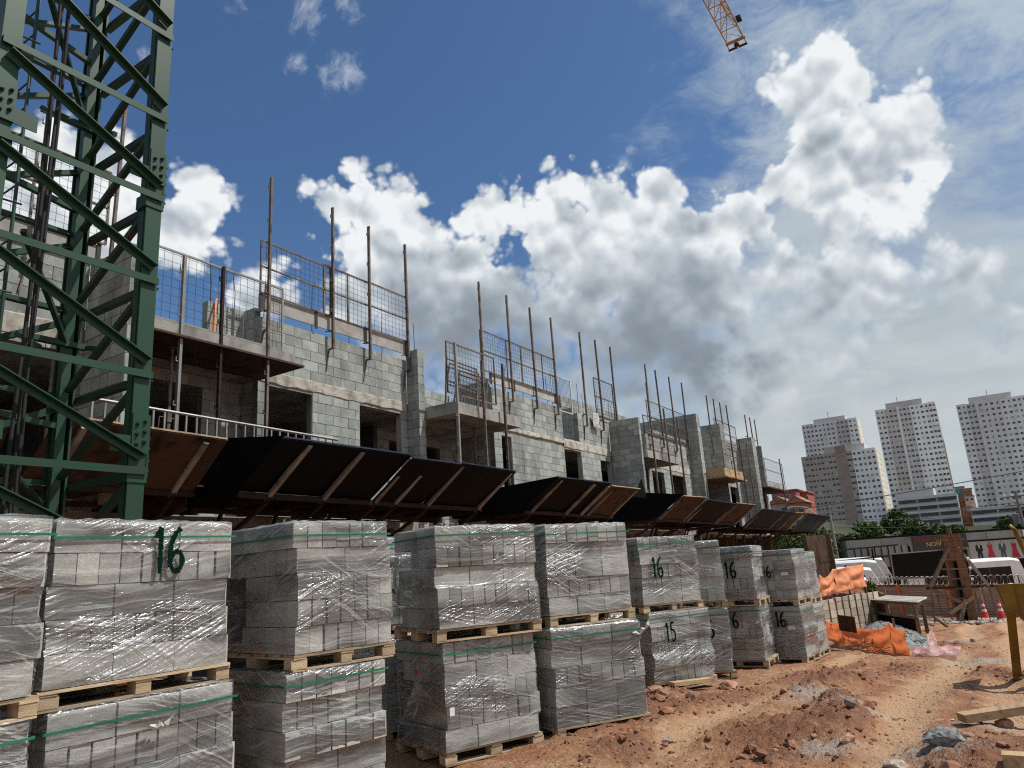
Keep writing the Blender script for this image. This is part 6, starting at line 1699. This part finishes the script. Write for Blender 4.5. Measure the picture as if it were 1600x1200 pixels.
# heights measured above each tower's own loc
def T2(Y0, Y1, X, top, *a, **k): pass
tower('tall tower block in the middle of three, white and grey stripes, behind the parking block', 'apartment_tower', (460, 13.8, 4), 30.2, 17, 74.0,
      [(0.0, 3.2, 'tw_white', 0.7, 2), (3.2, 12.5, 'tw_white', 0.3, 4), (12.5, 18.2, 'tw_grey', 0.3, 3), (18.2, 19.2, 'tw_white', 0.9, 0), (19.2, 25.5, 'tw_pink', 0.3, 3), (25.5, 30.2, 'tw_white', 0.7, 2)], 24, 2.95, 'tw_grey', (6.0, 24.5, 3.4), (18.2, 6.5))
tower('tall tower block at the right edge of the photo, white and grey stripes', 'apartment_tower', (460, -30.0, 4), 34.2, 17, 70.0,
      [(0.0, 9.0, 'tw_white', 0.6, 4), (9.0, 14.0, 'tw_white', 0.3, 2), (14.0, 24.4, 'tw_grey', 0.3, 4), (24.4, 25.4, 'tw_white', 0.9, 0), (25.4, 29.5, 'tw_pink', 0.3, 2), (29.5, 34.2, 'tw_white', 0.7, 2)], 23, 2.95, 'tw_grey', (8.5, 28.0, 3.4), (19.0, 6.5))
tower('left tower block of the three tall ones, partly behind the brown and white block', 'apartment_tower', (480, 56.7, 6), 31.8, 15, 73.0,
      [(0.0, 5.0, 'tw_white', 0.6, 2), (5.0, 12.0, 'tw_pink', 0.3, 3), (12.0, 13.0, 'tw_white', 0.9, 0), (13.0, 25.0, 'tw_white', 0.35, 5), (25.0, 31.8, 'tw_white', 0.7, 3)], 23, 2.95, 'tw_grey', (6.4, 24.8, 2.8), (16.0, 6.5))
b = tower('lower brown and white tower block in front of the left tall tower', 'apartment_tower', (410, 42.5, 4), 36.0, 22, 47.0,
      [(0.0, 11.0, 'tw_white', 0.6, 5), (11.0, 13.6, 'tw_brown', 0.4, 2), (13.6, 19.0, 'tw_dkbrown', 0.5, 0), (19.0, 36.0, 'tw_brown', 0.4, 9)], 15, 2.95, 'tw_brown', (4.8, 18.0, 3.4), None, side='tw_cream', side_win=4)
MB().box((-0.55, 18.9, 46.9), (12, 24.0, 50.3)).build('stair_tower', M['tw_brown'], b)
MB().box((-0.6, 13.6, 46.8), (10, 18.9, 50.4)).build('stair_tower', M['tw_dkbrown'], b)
def garage(label, loc, W, H, rows, seed=0, top=None):
    t = thing('parking_block', label, 'parking block', loc)
    MB().box((0, 0, -10), (40, W, H)).build('body', M['garage'], t)
    fl = 3.3
    for r in range(rows):
        z = H-1.4-r*fl
        MB().box((-0.35, -0.2, z+0.02), (-0.01, W+0.2, z+1.15)).build('parapet_band', M['tw_grey'], t)
        nb_ = max(2, int(W/8))
        for k in range(nb_):
            MB().box((-0.10, 0.4+k*W/nb_, z-1.55), (-0.005, (k+1)*W/nb_-0.4, z-0.15)).build('opening_shade', M['dark_void'], t)  # dark plates on the solid body colour in the shade of open decks
    if top: MB().box((2, top[0], H-0.1), (20, top[1], H+top[2])).build('ramp_hall', M['tw_grey'], t)
    return t
garage('grey striped parking block below the middle tall tower', (395, 11.0, 3), 24.5, 21.0, 5, top=(9, 25, 3.6))
garage('grey striped parking block below the tall tower at the right edge', (396, -24, 2), 30.8, 14.5, 4)
# hillside houses
def house(label, x, y, z, w, d, h, mt, roof='roof_tile', gable=False, wins=2):
    t = thing('hill_house', label, 'house', (x, y, z))
    MB().box((0, 0, -14), (d, w, h)).build('wall', M[mt], t)
    if gable: MB().prism([(-0.5, -0.5, h+0.01), (-0.5, w+0.5, h+0.01), (-0.5, w/2, h+1.5)], (d+1, 0, 0)).build('roof', M[roof], t)
    else: MB().box((-0.3, -0.3, h+0.005), (d+0.3, w+0.3, h+0.25)).build('roof', M[roof], t)
    for r in range(max(1, int(h/2.8))):
        for k in range(wins):
            yc = w*(k+0.5)/wins
            f_ = MB().box((-0.10, yc-0.62, h-2.1-r*2.8), (-0.01, yc+0.62, h-0.85-r*2.8)).build('window', M['pale_wall'], t)
            MB().box((-0.13, yc-0.5, h-2.0-r*2.8), (-0.09, yc+0.5, h-0.95-r*2.8)).build('pane', M['win'], f_)
house('red painted flat house on the hill beyond the end of the building', 178, 36.4, 12.6, 5.6, 8, 3.2, 'red_wall', 'red_wall', wins=4)
house('pink upper storey beside the red house on the hill', 182, 34.9, 12.6, 2.6, 8, 2.7, 'red_wall', 'roof_tile', wins=3)
house('cream house with tiled gable below the red house', 158, 34.2, 8.9, 3.8, 7, 2.9, 'pale_wall', gable=True)
house('orange brick house with gable, lower right of the red house', 156, 30.7, 8.7, 3.2, 7, 2.8, 'brick_wall', gable=True)
house('brown house at the far left of the hill houses', 160, 38.3, 8.2, 3.6, 7, 3.6, 'brick_wall')
house('small pale house at the foot of the hill houses', 150, 29.4, 5.8, 3.2, 6, 2.9, 'pale_wall', wins=1)
for k, (x, y, z, w, h, mt, lab) in enumerate(((420, 8.0, 24.5, 4, 3.5, 'green_wall', 'teal house between the middle and right towers'), (415, 5.0, 22.5, 4, 4.0, 'brick_wall', 'dark brick house between the middle and right towers'), (410, 8.0, 18.5, 4, 4.5, 'brick_wall', 'brick house under the teal one between two towers'), (408, 4.5, 17.5, 4, 5, 'pale_wall', 'pale house under the dark brick one between two towers'), (405, 6.5, 12.5, 5, 5, 'brick_wall', 'lowest brick house between two towers'))):
    house(lab, x, y, z, w, 8, h, mt)
# hill
def hill(name, c, rx, ry, h, seed, n=44):
    P = []
    for j in range(n):
        for i in range(n):
            u, v = 2*i/(n-1)-1, 2*j/(n-1)-1
            g = max(0, 1-u*u-v*v); z = h*g**1.2
            z += h*0.12*float(fbm(np.array([u*4+seed]), np.array([v*4]), 4)[0])*g
            P.append((c[0]+rx*u, c[1]+ry*v, c[2]+z))
    MB(c).grid(P, n, n).build(name, M['hill'], None, smooth=True, kind='structure')
hill('hill', (250, 52, -1.5), 95, 40, 12.5, 1)
hill('hill', (520, 0, 0), 130, 90, 17, 3)

# ------------------------------------------------------------------ street poles and wires
def pole(x, y, h, label, name='utility_pole', arms=True):
    t = thing(name, label, 'utility pole', (x, y, SZ))
    MB().tube([(0, 0, -0.2), (0, 0, h)], [0.17, 0.10], 10).build('shaft', M['pole_concrete'], t)
    if arms:
        for z in (h-0.4, h-1.1): MB().bar((-0.5, -0.9, z), (0.5, 0.9, z), 0.09, 0.09).build('crossarm', M['pole_concrete'], t)
        MB().lathe((0.25, 0.35, h-2.6), [(0.05, 0), (0.25, 0.02), (0.25, 0.85), (0.05, 0.9)], 12).build('transformer', M['pole_concrete'], t)
        ins = MB().lathe((0, 0, 0), [(0.03, 0), (0.06, 0.04), (0.03, 0.08), (0.06, 0.12), (0.02, 0.16)], 8).mesh('insulator', M['white'])
        for s_ in (-0.8, -0.3, 0.3, 0.8): inst('insulator', ins, t, (s_*0.55, s_, h-0.35))
    return t
pole(72.0, -2.1, 7.4, 'concrete utility pole with transformer at the right edge above the shop')
pole(60.5, 10.2, 7.2, 'thin concrete pole rising from the green trees before the brown tower', arms=False)
sl = thing('street_lamp', 'curved street lamp on a thin mast left of the trees', 'street lamp', (59.8, 10.5, SZ))
MB().tube([(0, 0, 5.2), (-0.1, 0.5, 6.4), (-0.2, 1.2, 7.0), (-0.3, 1.9, 7.15)], 0.05, 8).build('arm', M['pale_steel'], sl)
MB().tube([(0, 0, -0.2), (0, 0, 5.25)], 0.09, 8).build('shaft', M['pole_concrete'], sl)
MB().tube([(-0.3, 1.9, 7.15), (-0.36, 2.5, 7.02)], [0.07, 0.14], 8).build('lamp_head', M['pale_steel'], sl)
def span(p, q, sag, label, r=0.02):
    p, q = Vector(p), Vector(q)
    pts = [p.lerp(q, i/24)-Vector((0, 0, sag*4*(i/24)*(1-i/24))) for i in range(25)]
    tag(MB(p).tube(pts, r, 5).build('power_line', M['cable'], None), label, 'cable', 'overhead cables along the street')
span((46, 26, 3.7), (70.0, -6, 7.1), 0.5, 'thick overhead cable crossing in front of the tower blocks', 0.035)
span((60.5, 10.2, 4.6), (72, -2.1, 4.5), 0.35, 'upper thin overhead cable crossing below the windows of the brown tower')
span((60.5, 10.2, 4.0), (72, -2.1, 3.9), 0.35, 'middle thin overhead cable above the shop roof')
span((60.5, 10.2, 3.4), (72, -2.1, 3.3), 0.35, 'lower thin overhead cable just above the shop roof')
span((46, 24, 2.7), (60.5, 10.2, 4.4), 0.3, 'thin overhead cable left of the trees')
span((46, 24, 2.2), (60.5, 10.2, 3.8), 0.3, 'lower thin overhead cable left of the trees')
